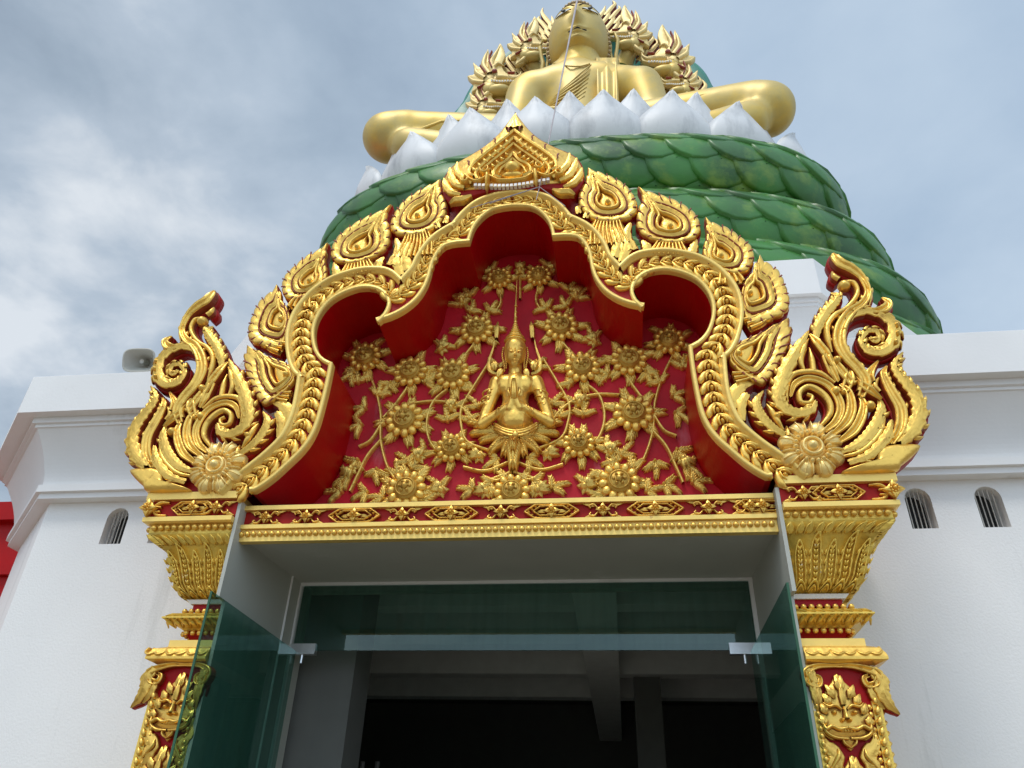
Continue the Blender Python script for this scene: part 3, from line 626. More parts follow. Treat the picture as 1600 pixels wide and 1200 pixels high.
for mm in (1, -1):
    fr = Fr(-.02, mm); gb = MB(); rb = MB()
    for i, (P, wd, te) in enumerate(VS):
        Q = UV(P, 0, (1120, 400), sv7); ww = [x*vk*1.22 for x in wd]
        plank(rb, fr, Q, [x*1.12+.007 for x in ww], .0, -.085)
        big = max(wd) >= 17; 
        ridge(gb, fr, Q, ww, .030+.0011*max(wd)+.006*(i % 3), .002, CREST if te else (GROOVE if big else ROUND), 7, teeth=(14 if te else 0), tamp=.35)
        if te or max(wd) >= 24:                # small flame tips licking off the outer side
            qq = cat(Q, 6); m_ = len(qq); ctr_ = UV([(620, 720)], 0, (1120, 400), sv7)[0]; wq = np.interp(np.linspace(0, 1, m_), np.linspace(0, 1, len(ww)), ww)
            for j in range(5, m_-4, 4):
                T = qq[j+1]-qq[j-1]; T /= np.linalg.norm(T); Nn = np.array([-T[1], T[0]]); Nn *= np.sign(np.dot(Nn, qq[j]-ctr_))
                a0 = qq[j]+Nn*wq[j]*.55-T*.02; a1 = qq[j]+Nn*wq[j]*1.02; a2 = qq[j]+Nn*(wq[j]*1.08+.014)+T*.036
                ridge(gb, fr, [a0, a1, a2], [.016, .017, .002], .040, .004, ROUND, 3)
    for x, y, r_ in VD: dome(gb, fr, UV([(x, y)], 0, (1120, 400), sv7)[0], r_*vk, r_*vk, 0, .055, .02)
    bp_ = UV([(775, 985), (835, 952), (990, 948), (965, 995), (905, 1045), (862, 1078), (610, 1085), (690, 1060), (770, 1030)], 0, (1120, 400), sv7)
    pillow(gb, fr, cat(bp_, 4, True), UV([(850, 1010)], 0, (1120, 400), sv7)[0], .05); plate(rb, fr, cat(bp_, 4, True), .003, -.12)
    fb = UV([(300, 1086), (420, 1000), (600, 980), (720, 900), (800, 930), (860, 960), (870, 1085)], 0, (1120, 400), sv7); plate(rb, fr, fb, -.012, -.12)
    o = gb.build('corner_volute', M['gold'], gate, edge=M['groove'], label='%s corner scroll of flame curls' % ('right' if mm == 1 else 'left')); rb.build('red_backing', M['redside'], o)
    # rosette
    c = UV([(460, 968)], 0, (1120, 400), sv7)[0]; rb = MB(); fr = Fr(-.05, mm)
    for k in range(8):
        a = k*PI/4+PI/8; p = c+np.array([math.cos(a), math.sin(a)])*.135
        for sh in (-.55, 0, .55):
            pp = c+np.array([math.cos(a+sh*.35), math.sin(a+sh*.35)])*.09; p2 = c+np.array([math.cos(a+sh*.5), math.sin(a+sh*.5)])*(.192-abs(sh)*.02)
            ridge(rb, fr, [pp, (pp+p2)/2, p2], [.006, .009, .005], .068, -.03, ROUND, 3)
        dome(rb, fr, p, .066, .058, a, .058, -.03, 14, 5)
    for k in range(18):
        a = k*PI/9; dome(rb, fr, c+np.array([math.cos(a), math.sin(a)])*.098, .021, .017, a, .05, .0, 8, 4)
    dome(rb, fr, c, .088, .088, 0, .03, .0, 20, 4); ridge(rb, fr, [c+.055*np.array([math.cos(a), math.sin(a)]) for a in np.linspace(0, 2*PI, 10, endpoint=False)], .012, .05, .0, ROUND, 3, closed=True)
    dome(rb, fr, c, .036, .036, 0, .055, .02, 16, 6)
    rb.build('rosette', M['goldlit'], gate)

# ------------------------------------------------------------------ relief panel with flowers
RY = .555
rp = thing('relief_panel', (0, RY, 3.6), 'crimson tympanum panel covered with gilded flowers and vines', 'relief')
b = MB(); 
lo = np.vstack([INf, [(INf[-1, 0], 3.55), (INf[0, 0], 3.55)]])
poly_holes(b, [[tuple(p) for p in lo]], lambda a, z: (a, RY, z)); b.build('panel', M['redpanel'], rp, smooth=False)
FLW = [(573, 562, 1), (643, 585, 1), (709, 589, 1), (746, 520, 1), (781, 440, .8), (843, 436, .8), (877, 515, 1), (910, 578, 1), (983, 567, 1), (1045, 537, .9), (634, 660, 1.08), (707, 704, .85),
       (637, 768, 1.05), (801, 772, .95), (990, 650, 1.08), (905, 697, .85), (968, 757, 1.05)]
frp = Fr(RY, 1)
for i, (x, y, s_) in enumerate(FLW):
    c = np.array(uv(x, y, RY)); fb = MB(); s_ *= 1.10; a0 = rng.uniform(0, .5)
    nL = 7
    for k in range(nL):
        a = a0+2*PI*k/nL+rng.uniform(-.12, .12)
        acanthus(fb, frp, c+np.array([math.cos(a), math.sin(a)])*.072*s_, a, .125*s_*rng.uniform(.85, 1.15), .052*s_, .040, .0, rng.uniform(-.25, .25), 4)
        for sg in (): leaf(fb, frp, c+np.array([math.cos(a+sg*.12), math.sin(a+sg*.12)])*.08*s_, a+sg*.36, .072*s_, .013*s_, .028, .0, sg*.2, 0, ROUND)
    fl = fb.build('flower', M['goldd'], rp); fb = MB()
    for k in range(12):
        a = 2*PI*k/12+.1; dome(fb, frp, c+np.array([math.cos(a), math.sin(a)])*.097*s_, .034*s_, .0275*s_, a, .024, .046, 12, 4)
    fb.build('petal_ring', M['gold'], fl)
    db = MB(); dome(db, frp, c, .080*s_, .080*s_, 0, .052, .050, 22, 6); ridge(db, frp, [c+.058*s_*np.array([math.cos(q), math.sin(q)]) for q in np.linspace(0, 2*PI, 10, endpoint=False)], .007*s_, .02, .072, ROUND, 3, closed=True); dome(db, frp, c, .024*s_, .024*s_, 0, .022, .105, 10, 4, 5, .15)
    for k in range(6):
        a = k*PI/3; dome(db, frp, c+np.array([math.cos(a), math.sin(a)])*.034*s_, .011*s_, .011*s_, 0, .016, .098, 6, 3)
    db.build('flower_disc', M['bronze'], fl)
ST = [[(573, 575), (588, 612), (596, 650), (596, 690), (606, 730), (622, 755)], [(643, 600), (618, 635), (600, 655)], [(746, 535), (725, 560)], [(648, 632), (680, 629), (712, 634), (735, 650), (748, 668)],
      [(700, 610), (678, 630), (668, 660), (672, 690), (690, 715)], [(764, 570), (742, 605), (722, 640), (722, 670), (732, 693), (765, 706)], [(596, 690), (575, 715), (560, 745), (548, 770)],
      [(725, 732), (760, 738), (800, 722)], [(800, 740), (760, 755), (745, 775)], [(802, 735), (780, 752), (765, 750)], [(781, 455), (783, 475), (775, 490)], [(597, 665), (580, 690), (562, 700)], [(813, 470), (813, 450), (813, 435)]]
def mir(px, py):                       # mirror a picture point about the gate's axis on the panel plane
    u, v = uv(px, py, RY); return (-u, v)
for P in ST:
    Q = UV(P, RY); Q2 = Q*[-1, 1]; 
    for q in (Q, Q2)[:1 if abs(Q).max(0)[0] < .03 else 2]:
        b = MB(); ridge(b, frp, q, .0125, .035, .0, ROUND, 6); b.build('vine_stem', M['goldd'], rp)
# buds and acanthus sprays
SP = [(560, 600, 100), (572, 640, 160), (566, 665, 200), (560, 720, 230), (590, 735, 260), (548, 745, 200), (535, 770, 160), (620, 745, 75), (645, 735, 60), (660, 715, 80), (700, 660, 90), (712, 640, 100), (690, 765, 120), (740, 768, 150),
      (770, 755, 200), (720, 480, 110), (735, 490, 60), (765, 490, 50), (690, 545, 60), (720, 610, 60), (735, 660, 100), (778, 580, 110), (612, 600, 240), (590, 620, 60), (665, 600, 20), (600, 780, 160), (660, 785, 20), (575, 770, 200), (780, 720, 200),
      (555, 585, 200), (735, 465, 120), (748, 640, 110), (640, 725, 120), (770, 425, 130)]
for (x, y, a) in SP:
    p = np.array(uv(x, y, RY)); a = R(a)
    for mm in (1, -1):
        fr = Fr(RY, mm*1); j = rng.uniform(-.15, .15); b = MB()
        for da, L in ((0, .15), (.8, .11), (-.8, .11)):
            acanthus(b, fr, p, a+da+j, L*rng.uniform(.85, 1.1), .040, .042, .0, .30*(1 if da >= 0 else -1)+rng.uniform(-.15, .15), 4)
        dome(b, fr, p, .016, .016, 0, .05, 0, 8, 4)
        b.build('leaf_spray', M['goldd'], rp)
for (x, y, a) in [(813, 425, 90), (722, 473, 100), (690, 548, 60), (550, 735, 240), (690, 768, 150), (750, 715, 160), (655, 718, 90), (706, 640, 95), (760, 770, 160)]:
    p = np.array(uv(x, y, RY)); a = R(a)
    for mm in ((1, -1) if x != 813 else (1,)):
        fr = Fr(RY, mm); d = np.array([math.cos(a), math.sin(a)]); b = MB()
        dome(b, fr, p, .040, .030, a, .065, 0, 12, 5, 5, .08)
        for da in (-.5, 0, .5): leaf(b, fr, p, a+da, .095, .022, .055, .02, 0, 3)
        for da in (-2.4, 2.4, -1.4, 1.4): leaf(b, fr, p, a+da, .06, .02, .04, 0, 0, 2)
        b.build('flower_bud', M['goldd'], rp)

# ------------------------------------------------------------------ praying deity
dt = thing('deity_relief', (0, RY, 4.1), 'gilded praying deity bust with pointed crown in the middle of the tympanum', 'statue')
def D(x, y, h):                        # coordinates of the enlarged view, height off the panel
    p = PY(700+x/5., 520+y/5., RY-h); return (p[0], RY-h, p[2])
k = .00108
caps = [(D(525, 122, .12), 80*k, D(525, 190, .12), 70*k), (D(525, 218, .12), 54*k, D(522, 245, .12), 36*k), (D(527, 250, .08), 48*k, D(527, 330, .07), 50*k),
        (D(450, 410, .06), 78*k, D(605, 410, .06), 78*k), (D(530, 420, .05), 100*k, D(525, 560, .05), 90*k), (D(525, 590, .06), 100*k, D(525, 700, .06), 108*k), (D(460, 700, .05), 70*k, D(590, 700, .05), 70*k),
        (D(380, 390, .06), 52*k, D(340, 520, .07), 44*k), (D(340, 520, .07), 44*k, D(262, 715, .09), 36*k), (D(262, 715, .09), 38*k, D(470, 575, .15), 24*k),
        (D(690, 385, .06), 52*k, D(740, 520, .07), 44*k), (D(740, 520, .07), 44*k, D(800, 700, .09), 36*k), (D(800, 700, .09), 38*k, D(570, 570, .15), 24*k),
        (D(450, 430, .075), 62*k, D(450, 430, .075), 1), (D(600, 430, .075), 62*k, D(600, 430, .075), 1),
        (D(480, 590, .16), 24*k, D(507, 500, .175), 20*k), (D(560, 585, .16), 24*k, D(524, 500, .175), 20*k), (D(526, 165, .185), 9*k, D(524, 130, .17), 7*k)]
# the second chest form and the navel
caps = [c if c[3] != 1 else (c[0], c[1], (c[0][0]+1e-3, c[0][1], c[0][2]), c[1]) for c in caps]
blob('body', caps, .0075, M['gold'], dt, 4)
hb = MB()
for sx in (-1, 1):                     # flat joined hands, five fingers each
    for i, (dx, L) in enumerate(((0, 135), (1, 128), (2, 112), (3, 92))):
        a = D(516+sx*(10+dx*3), 510, .195-dx*.010); e = D(514+sx*(6+dx*3), 500-L*1.1, .190-dx*.012); m_ = tuple((np.array(a)+np.array(e))/2)
        hb.tube([a, m_, e], [12*k, 11.5*k, 6*k], 7)
    hb.tube([D(516+sx*26, 500, .16), D(516+sx*46, 455, .155), D(516+sx*40, 425, .15)], [10*k, 9*k, 6*k], 7)
hb.build('hands', M['gold'], dt)
fb = MB()                              # face: brows, eyelids, lips, nose
def fdot(x, y, h, rx, ry=None): 
    p = D(x, y, h); fb.ball(p, (rx*k, 4*k, (ry or rx)*k), 8, 5)
fb.tube([D(497, 118, .213), D(483, 112, .206), D(468, 122, .192)], 3*k, 5); fb.tube([D(553, 118, .213), D(568, 112, .206), D(582, 122, .192)], 3*k, 5)
for sx in (-1, 1): fb.ball(D(525+sx*32, 143, .198), (17*k, 9*k, 8*k), 8, 5)
fb.tube([D(525, 120, .206), D(525, 160, .222), D(525, 180, .228)], [6*k, 9*k, 12*k], 8)
fb.tube([D(498, 210, .196), D(525, 206, .208), D(552, 210, .196)], [3*k, 6*k, 3*k], 6); fb.tube([D(505, 221, .193), D(525, 225, .203), D(545, 221, .193)], [3*k, 6*k, 3*k], 6)
fb.build('face', M['gold'], dt)
cb = MB()
frd = Fr(RY)
def dd(x, y): return np.array(uv(700+x/5., 520+y/5., RY))
# crown tiers and spire
for (y, r_, hh) in ((66, 82, 15), (42, 70, 14), (20, 52, 14), (-2, 42, 12), (-22, 32, 12), (-42, 25, 12), (-62, 19, 12), (-85, 14, 14)):
    p = D(525+(-y*.02), y, .11); cb.ball(p, (r_*k, r_*k*.8, hh*k), 16, 7)
cb.tube([D(526, -80, .10), D(528, -180, .09), D(534, -300, .08), D(540, -440, .06)], [12*k, 8*k, 6*k, 2*k], 8)
for y in (-120, -160, -210): cb.ball(D(530, y, .095), (14*k, 14*k, 8*k), 10, 5)
for i in range(9): cb.ball(D(525+(i-4)*17, 72-abs(i-4)*2-4, .195-abs(i-4)**2*.0045), 7*k, 7, 5)
cb.build('crown', M['gold'], dt)
jb = MB()
for sx in (-1, 1):                     # ear ornaments, hair strings, armlets
    for i in range(12): jb.ball(D(525+sx*(92+8*math.sin(i*.5)), 120+i*16, .09), 9*k, 7, 5)
    for i in range(12): jb.ball(D(525+sx*(74+5*math.sin(i*.5)), 110+i*15, .10), 8*k, 7, 5)
    ridge(jb, frd, [dd(525+sx*130, 345), dd(525+sx*185, 320), dd(525+sx*200, 250), dd(525+sx*170, 150), dd(525+sx*150, 60)], [.012, .022, .014, .008, .004], .04, .02, CREST, 5, teeth=5)
    leaf(jb, frd, dd(525+sx*150, 330), R(90+sx*0), .11, .03, .06, .04, -sx*.2, 4)
    ridge(jb, frd, [dd(525+sx*140, 70), dd(525+sx*135, 0), dd(525+sx*128, -60)], [.015, .022, .006], .06, .02, CREST, 5, teeth=4)
    for (x, y, r_) in ((200, 470, 48), (212, 520, 47), (228, 570, 44)):
        c = D(525+sx*x, y, .07); pts = [np.array(c)+np.array([math.cos(a)*r_*k, math.sin(a)*r_*k, math.cos(a)*-.25*sx*r_*k]) for a in np.linspace(0, 2*PI, 14)]
        jb.tube(pts, 7*k, 6); jb.ball(D(525+sx*x, y-14, .07+r_*k), (12*k, 6*k, 14*k), 8, 5)
    for (x, y, r_) in ((95, 590, 27), (115, 605, 29), (140, 620, 30)):
        c = D(525+sx*x, y, .135); pts = [np.array(c)+np.array([math.cos(a)*r_*k*.45*-sx, math.sin(a)*r_*k, math.cos(a)*r_*k]) for a in np.linspace(0, 2*PI, 14)]; jb.tube(pts, 5*k, 6)
    leaf(jb, frd, dd(525+sx*90, 350), R(90+sx*-160), .09, .025, .03, .11, 0, 3)
jb.tube([D(400, 350, .10), D(450, 385, .13), D(527, 372, .12), D(600, 385, .13), D(655, 350, .10)], 6*k, 6)
jb.build('jewellery', M['gold'], dt)
sb_ = MB()                             # belt and leafy skirt
for y, r_ in ((720, 8), (738, 10), (758, 8)):
    pts = [D(525+x, y+45-abs(x)**2*.0022, .05+.125*math.sqrt(max(0, 1-(x/175.)**2))) for x in np.linspace(-165, 165, 19)]; sb_.tube(pts, r_*k, 7)
sb_.ball(D(525, 790, .19), (22*k, 10*k, 22*k), 10, 6)
for sx in (-1, 1):
    for (x0, y0, x1, y1, W) in ((150, 790, 300, 745, .028), (110, 815, 290, 800, .028), (80, 835, 230, 840, .028), (45, 845, 160, 890, .028), (150, 770, 350, 700, .045), (120, 800, 330, 790, .045), (90, 820, 260, 850, .045), (60, 840, 190, 930, .05), (20, 850, 90, 960, .05)):
        a = dd(525+sx*x0, y0); e = dd(525+sx*x1, y1); v = e-a
        acanthus(sb_, frd, a, math.atan2(v[1], v[0]), np.linalg.norm(v)*1.1, W*1.15, .05, .03, -.12*sx, 6)
acanthus(sb_, frd, dd(525, 830), -PI/2, .28, .085, .06, .05, 0, 8)
acanthus(sb_, frd, dd(525, 835), -PI/2, .15, .05, .045, .10, 0, 5)
sb_.build('leaf_skirt', M['gold'], dt)

# ------------------------------------------------------------------ lintel beam
LY = .10
lt = thing('door_lintel', (0, LY, 3.36), 'red and gold lintel beam with medallions and beads above the glass doors', 'lintel')
b = MB(); b.box((-1.714, LY, 3.40), (1.673, .139, 3.62)); b.build('beam', M['redside'], lt, smooth=False)
b = MB(); b.box((-1.715, LY-.035, 3.575), (1.673, LY+.038, 3.605)); b.box((-1.715, LY-.035, 3.445), (1.673, LY+.038, 3.472)); b.box((-1.715, LY-.012, 3.365), (1.673, LY+.04, 3.443))
b.build('rails', M['goldrail'], lt, smooth=False)
b = MB()
for x in np.arange(-1.705, 1.66, .0418): b.ball((x, LY-.018, 3.412), .0185, 10, 7)
b.build('bead_row', M['gold'], lt)
def medallion(c, fr, hw=.17, hh=.045, parent=lt):
    b = MB(); c = np.array(c)
    for s_, wd, h in ((1, .0065, .03), (.68, .005, .035)):
        P = [(-hw*s_, 0), (-hw*s_*.62, hh*s_), (hw*s_*.62, hh*s_), (hw*s_, 0), (hw*s_*.62, -hh*s_), (-hw*s_*.62, -hh*s_)]
        P = [c+np.array(p) for p in P]; Q = []
        for i in range(6): Q += [P[i], (P[i]*.97+P[(i+1) % 6]*.03), (P[i]*.5+P[(i+1) % 6]*.5), (P[i]*.03+P[(i+1) % 6]*.97)]
        ridge(b, fr, Q, wd, h, .0, ROUND, 1, closed=True)
        if s_ == 1:
            for i in range(6):
                for t in np.linspace(.1, .9, 4 if i in (1, 4) else 3):
                    p = P[i]*(1-t)+P[(i+1) % 6]*t; q = c+(p-c)*np.array([.9, .84]); dome(b, fr, q, .013, .008, math.atan2(*(q-c)[::-1]), .022, 0, 8, 3)
    for sx in (-1, 1): leaf(b, fr, c+[sx*.03, 0], 0 if sx > 0 else PI, .07, .014, .03, 0, 0, 3)
    flower4(b, fr, c)
    return b.build('medallion', M['gold'], parent, edge=M['groove'])
def flower4(b, fr, c, s=1.0):
    plate(b, fr, [c+np.array(p)*s for p in ((0, -.05), (.042, 0), (0, .05), (-.042, 0))], .03, 0)
    for k in range(4): leaf(b, fr, c, k*PI/2, .052*s, .016*s, .02, .03, 0, 0)
    for k in range(8): dome(b, fr, c+np.array([math.cos(k*PI/4), math.sin(k*PI/4)])*.018*s, .0075*s, .0075*s, 0, .016, .045, 7, 3)
    dome(b, fr, c, .011*s, .011*s, 0, .02, .05, 8, 3)
def cross(c, fr, parent=lt, hw=.125):
    b = MB(); c = np.array(c)
    for sx in (-1, 1):
        for sz in (-1, 1):
            ridge(b, fr, [c+[sx*.03, sz*.01], c+[sx*.055, sz*.038], c+[sx*.085, sz*.030], c+[sx*.075, sz*.014]], [.006, .008, .007, .005], .028, 0, ROUND, 4)
            leaf(b, fr, c+[sx*.05, sz*.03], math.atan2(sz*.02, sx*.08), .08, .012, .022, 0, 0, 4)
    flower4(b, fr, c, .9)
    return b.build('cross_flower', M['gold'], parent, edge=M['groove'])
frl = Fr(LY); zc = 3.524; per = .64
x0 = uv(706, 806, LY)[0]
for i in range(-2, 4):
    xm = x0+i*per; xc_ = xm+per/2
    if abs(xm) < 1.6: medallion((xm, zc), frl)
    if abs(xc_) < 1.62: cross((xc_, zc), frl)
rr_ = [c for c in lt.children]
# red diagonals are the gaps; fill the half motifs at the ends
for xe in (-1.56, 1.53): cross((xe, zc), frl)

# ------------------------------------------------------------------ pilasters
def pilaster(mm, xin, lab):
    th = thing('pilaster', (mm*1.95, .3, 0), lab, 'pilaster', 'gilded pilasters flanking the door')
    def loft(name, prof, m, x_off=0, smooth=False):
        """prof: list of (outer x, front y, z)"""
        b = MB(); G = []
        for xo, yf, z in prof: G.append([(mm*xin, yf, z), (mm*xo, yf, z), (mm*xo, .99, z), (mm*xin, .99, z)])
        b.grid(G, cv=True); b.add(G[0], [(0, 1, 2, 3)]); b.add(G[-1], [(3, 2, 1, 0)])
        return b.build(name, m, th, smooth)
    # top slab and red frieze
    loft('top_rail', [(2.375, -.025, 3.625), (2.375, -.025, 3.675)], M['goldrail'])
    loft('frieze', [(2.34, .01, 3.50), (2.34, .01, 3.625)], M['redside'])
    loft('lower_rail', [(2.335, -.01, 3.462), (2.355, -.03, 3.47), (2.355, -.03, 3.50)], M['goldrail'])
    loft('bead_band', [(2.315, .02, 3.41), (2.315, .02, 3.462)], M['goldcap'])
    b = MB()
    for x in np.arange(xin+.02, 2.32, .047): b.ball((mm*x, .005, 3.437), .0195, 10, 7)
    for y in np.arange(.04, .95, .047): b.ball((mm*2.33, y, 3.437), .0195, 10, 7)
    b.build('bead_row', M['gold'], th)
    med = medallion((mm*2.03, 3.562), Fr(.008), .15, .045, th); cross((mm*(xin+.128), 3.562), Fr(.008), th)
    b = MB(); frs = lambda u, v, h: (mm*(2.342+h), u, v)
    flower4(b, Fr(-.01), np.array([mm*2.335, 3.562]), 1.2); b.build('corner_flower', M['gold'], th)
    b = MB(); 
    for sz in (-1, 1):
        ridge(b, Fr(.008), [(mm*2.21, 3.562+sz*.045), (mm*2.27, 3.562+sz*.045), (mm*2.30, 3.562+sz*.02), (mm*2.26, 3.562+sz*.015)], [.006, .012, .01, .005], .03, 0, ROUND, 4)
    b.build('scroll_pair', M['gold'], th)
    # flared bell of the capital
    bell = [(2.02, .21, 3.02), (2.06, .17, 3.05), (2.10, .14, 3.10), (2.125, .12, 3.17), (2.16, .10, 3.25), (2.20, .08, 3.31), (2.26, .05, 3.36), (2.315, .02, 3.395), (2.315, .02, 3.41)]
    loft('capital_bell', bell, M['goldcap'], smooth=True)
    zs = [p[2] for p in bell]; yo = lambda z: np.interp(z, zs, [p[1] for p in bell]); xo = lambda z: np.interp(z, zs, [p[0] for p in bell])
    class FrB:
        def __call__(s, u, v, h): return (mm*(xin+u*(xo(v)-xin)), yo(v)-h, v)
    class FrS:
        def __call__(s, u, v, h): return (mm*(xo(v)+h), yo(v)+u*(.6), v)
    b = MB(); fb_ = FrB()
    for F_, us in ((FrB(), (.16, .36, .56, .76, .95)), (FrS(), (.1, .35, .6, .85))):
        for j, u in enumerate(us):
            ht = 3.34 if j % 2 else 3.30; wdt = .062
            ridge(b, F_, [(u-wdt, 3.05), (u-wdt*1.05, 3.16), (u-wdt*.8, ht-.06), (u, ht), (u+wdt*.8, ht-.06), (u+wdt*1.05, 3.16), (u+wdt, 3.05)], .012, .022, 0, ROUND, 4)
            for q in np.linspace(3.07, ht-.05, 8):
                for sx in (-1, 1): leaf(b, F_, (u, q), PI/2+sx*.9, .045, .014, .02, 0, 0, 0, ROUND)
            for sx in (-1, 1):
                for q in np.linspace(3.06, 3.22, 4): leaf(b, F_, (u+sx*.112, q), PI/2-sx*.7, .05, .014, .022, 0, 0, 0, ROUND)
            dome(b, F_, (u, ht-.05), .018, .018, 0, .03, .0, 8, 3)
            # row of small flames on the shoulder
            for du in (-.11, 0):
                leaf(b, F_, (u+du, 3.335), PI/2, .06, .045, .028, 0, 0, 3)
                ridge(b, F_, [(u+du-.05, 3.335), (u+du-.03, 3.365), (u+du, 3.385)], [.006, .012, .003], .03, 0, ROUND, 3)
            ridge(b, F_, [(u-.09, 3.035), (u, 3.08), (u+.09, 3.035)], .01, .03, 0, ROUND, 4); ridge(b, F_, [(u-.06, 3.03), (u, 3.055), (u+.06, 3.03)], .008, .034, 0, ROUND, 4)
    b.build('acanthus_carving', M['goldcap'], th)
    # necking
    loft('plaster_neck', [(2.005, .20, 2.995), (2.03, .19, 3.02)], M['whitetrim']); loft('red_neck', [(1.99, .22, 2.955), (1.99, .22, 2.995)], M['red'])
    b = MB()
    for zz, xe, ye in ((2.945, 2.03, .195), (2.812, 2.015, .20)):
        for x in np.arange(xin+.02, xe, .044): b.ball((mm*x, ye, zz), .0175, 10, 7)
        for y in np.arange(ye+.03, .95, .044): b.ball((mm*(xe), y, zz), .0175, 10, 7)
        b.build('bead_row', M['gold'], th); b = MB()
    loft('wedge_moulding', [(2.01, .21, 2.83), (2.02, .20, 2.84), (2.125, .12, 2.885), (2.125, .12, 2.893), (2.03, .20, 2.932), (2.0, .21, 2.94)], M['goldcap'])
    b = MB()
    for x in np.arange(xin+.01, 2.06, .05):
        for (za, zb, ya, yb) in ((2.84, 2.882, .19, .115),):
            b.tube([(mm*x, ya, za), (mm*(x+.025), (ya+yb)/2-.012, (za+zb)/2), (mm*(x+.05), yb, zb)], [.005, .012, .004], 6)
            b.tube([(mm*(x+.05), ya, za), (mm*(x+.04), (ya+yb)/2-.010, (za+zb)/2), (mm*(x+.02), yb, zb)], [.004, .009, .004], 6)
        b.tube([(mm*x, .19, 2.93), (mm*(x+.03), .155, 2.914), (mm*(x+.05), .122, 2.897)], [.004, .010, .004], 6)
    b.build('wedge_carving', M['goldcap'], th)
    loft('red_cove', [(2.01, .20, 2.757), (1.97, .24, 2.775), (1.98, .23, 2.80), (2.0, .215, 2.828)], M['red'])
    loft('flat_slab', [(2.05, .155, 2.712), (2.05, .155, 2.757)], M['goldrail'])
    loft('scroll_moulding', [(2.06, .10, 2.60), (2.125, .065, 2.625), (2.125, .065, 2.64), (2.12, .075, 2.66), (2.10, .09, 2.69), (2.05, .14, 2.712)], M['gold'], smooth=False)
    b = MB()
    for x in np.arange(xin+.07, 2.10, .135):
        ridge(b, lambda u, v, h: (mm*u, .075+(v-2.645)*.9-h, v), [(x-.06, 2.70), (x-.062, 2.67), (x-.03, 2.652), (x, 2.664), (x+.03, 2.652), (x+.062, 2.67), (x+.06, 2.70)], .0085, .02, 0, ROUND, 4)
        ridge(b, lambda u, v, h: (mm*u, .075+(v-2.645)*.9-h, v), [(x-.035, 2.70), (x-.03, 2.682), (x, 2.69), (x+.03, 2.682), (x+.035, 2.70)], .006, .016, 0, ROUND, 4)
    b.build('scroll_carving', M['gold'], th)
    # shaft
    sy = .115; xo_ = 2.035
    loft('shaft', [(xo_, sy, 0.0), (xo_, sy, 2.60)], M['red'])
    fr = Fr(sy, mm)
    b = MB(); b.box((min(mm*(xin-.001), mm*(xin+.028)), sy-.018, 0), (max(mm*(xin-.001), mm*(xin+.028)), sy+.01, 2.6)); b.box((min(mm*2.0, mm*(xo_+.012)), sy-.018, 0), (max(mm*2.0, mm*(xo_+.012)), .9, 2.42))
    b.build('edge_strips', M['goldcap'], th, smooth=False)
    b = MB()
    for z in np.arange(1.2, 2.55, .036): b.ball((mm*(xin+.02), sy-.022, z), .0155, 8, 6)
    b.build('bead_row', M['gold'], th); b = MB()
    for z in np.arange(1.2, 2.42, .036): b.ball((mm*1.985, sy-.012, z), .0155, 8, 6)
    b.build('bead_row', M['gold'], th); b = MB()
    for z in np.arange(1.2, 2.42, .05):
        leaf(b, fr, (2.012, z), PI/2-.3, .05, .016, .02, .018, 0, 0, ROUND); 
        b.tube([(mm*(xo_+.012), sy, z), (mm*(xo_+.024), sy+.02, z+.02), (mm*(xo_+.012), sy+.04, z+.04)], [.005, .012, .004], 6)
    b.build('leafy_edge', M['gold'], th)
    # hanging scroll brackets
    cxm = (xin+2.0)/2
    for sx, big in ((1, 1.0), (-1, .12)):
        bx = cxm+sx*(.155 if sx > 0 else .115); b = MB(); rb = MB()
        P = [(cxm, 2.595), (cxm+sx*.10, 2.59), (bx+sx*.045, 2.555), (bx+sx*.035, 2.505), (bx-sx*.01, 2.495), (bx-sx*.022, 2.53), (bx+sx*.005, 2.545)]
        ridge(b, fr, P, [.010, .016, .026, .022, .018, .014, .012], .055, 0, GROOVE, 6)
        ridge(b, fr, [(bx+sx*.03, 2.575), (bx+sx*(.01+.05*big), 2.52), (bx+sx*(.01+.045*big), 2.46), (bx+sx*.08*big, 2.40), (bx+sx*.125*big, 2.355)], [.03, .025+.02*big, .025+.017*big, .02+.01*big, .004], .06, 0, CREST, 6, teeth=6)
        ridge(b, fr, [(bx-sx*.0, 2.49), (bx+sx*.01*big, 2.45), (bx+sx*.03*big, 2.41), (bx+sx*.055*big, 2.38)], [.018, .026, .02, .004], .05, 0, CREST, 5, teeth=4)
        for P2 in ([(bx+sx*.03, 2.575), (bx+sx*(.01+.05*big), 2.52), (bx+sx*(.01+.045*big), 2.46), (bx+sx*.08*big, 2.40), (bx+sx*.125*big, 2.355)],):
            plank(rb, fr, P2, [.034, .03+.02*big, .03+.016*big, .024+.011*big, .008], .004, -.03)
        o = b.build('hanging_scroll', M['gold'], th, edge=M['groove']); rb.build('scroll_backing', M['redside'], o)
    # guardian masks framed in flame leaves, alternating with side leaves
    for zc_ in (2.372, 1.975, 1.58):
        c = np.array([cxm, zc_]); b = MB(); s_ = 1.0
        O = [(0, .165), (.028, .125), (.062, .085), (.075, .04), (.102, -.005), (.112, -.055), (.105, -.10), (.07, -.13), (.035, -.125), (0, -.175), (-.035, -.125), (-.07, -.13), (-.105, -.10), (-.112, -.055), (-.102, -.005), (-.075, .04), (-.062, .085), (-.028, .125)]
        O = np.array([c+np.array(p)*[1.2, 1.12] for p in O]); plate(b, fr, cat(O, 3, True), .022, 0)
        q = lambda x, y: c+np.array([x*1.2, y*1.12])
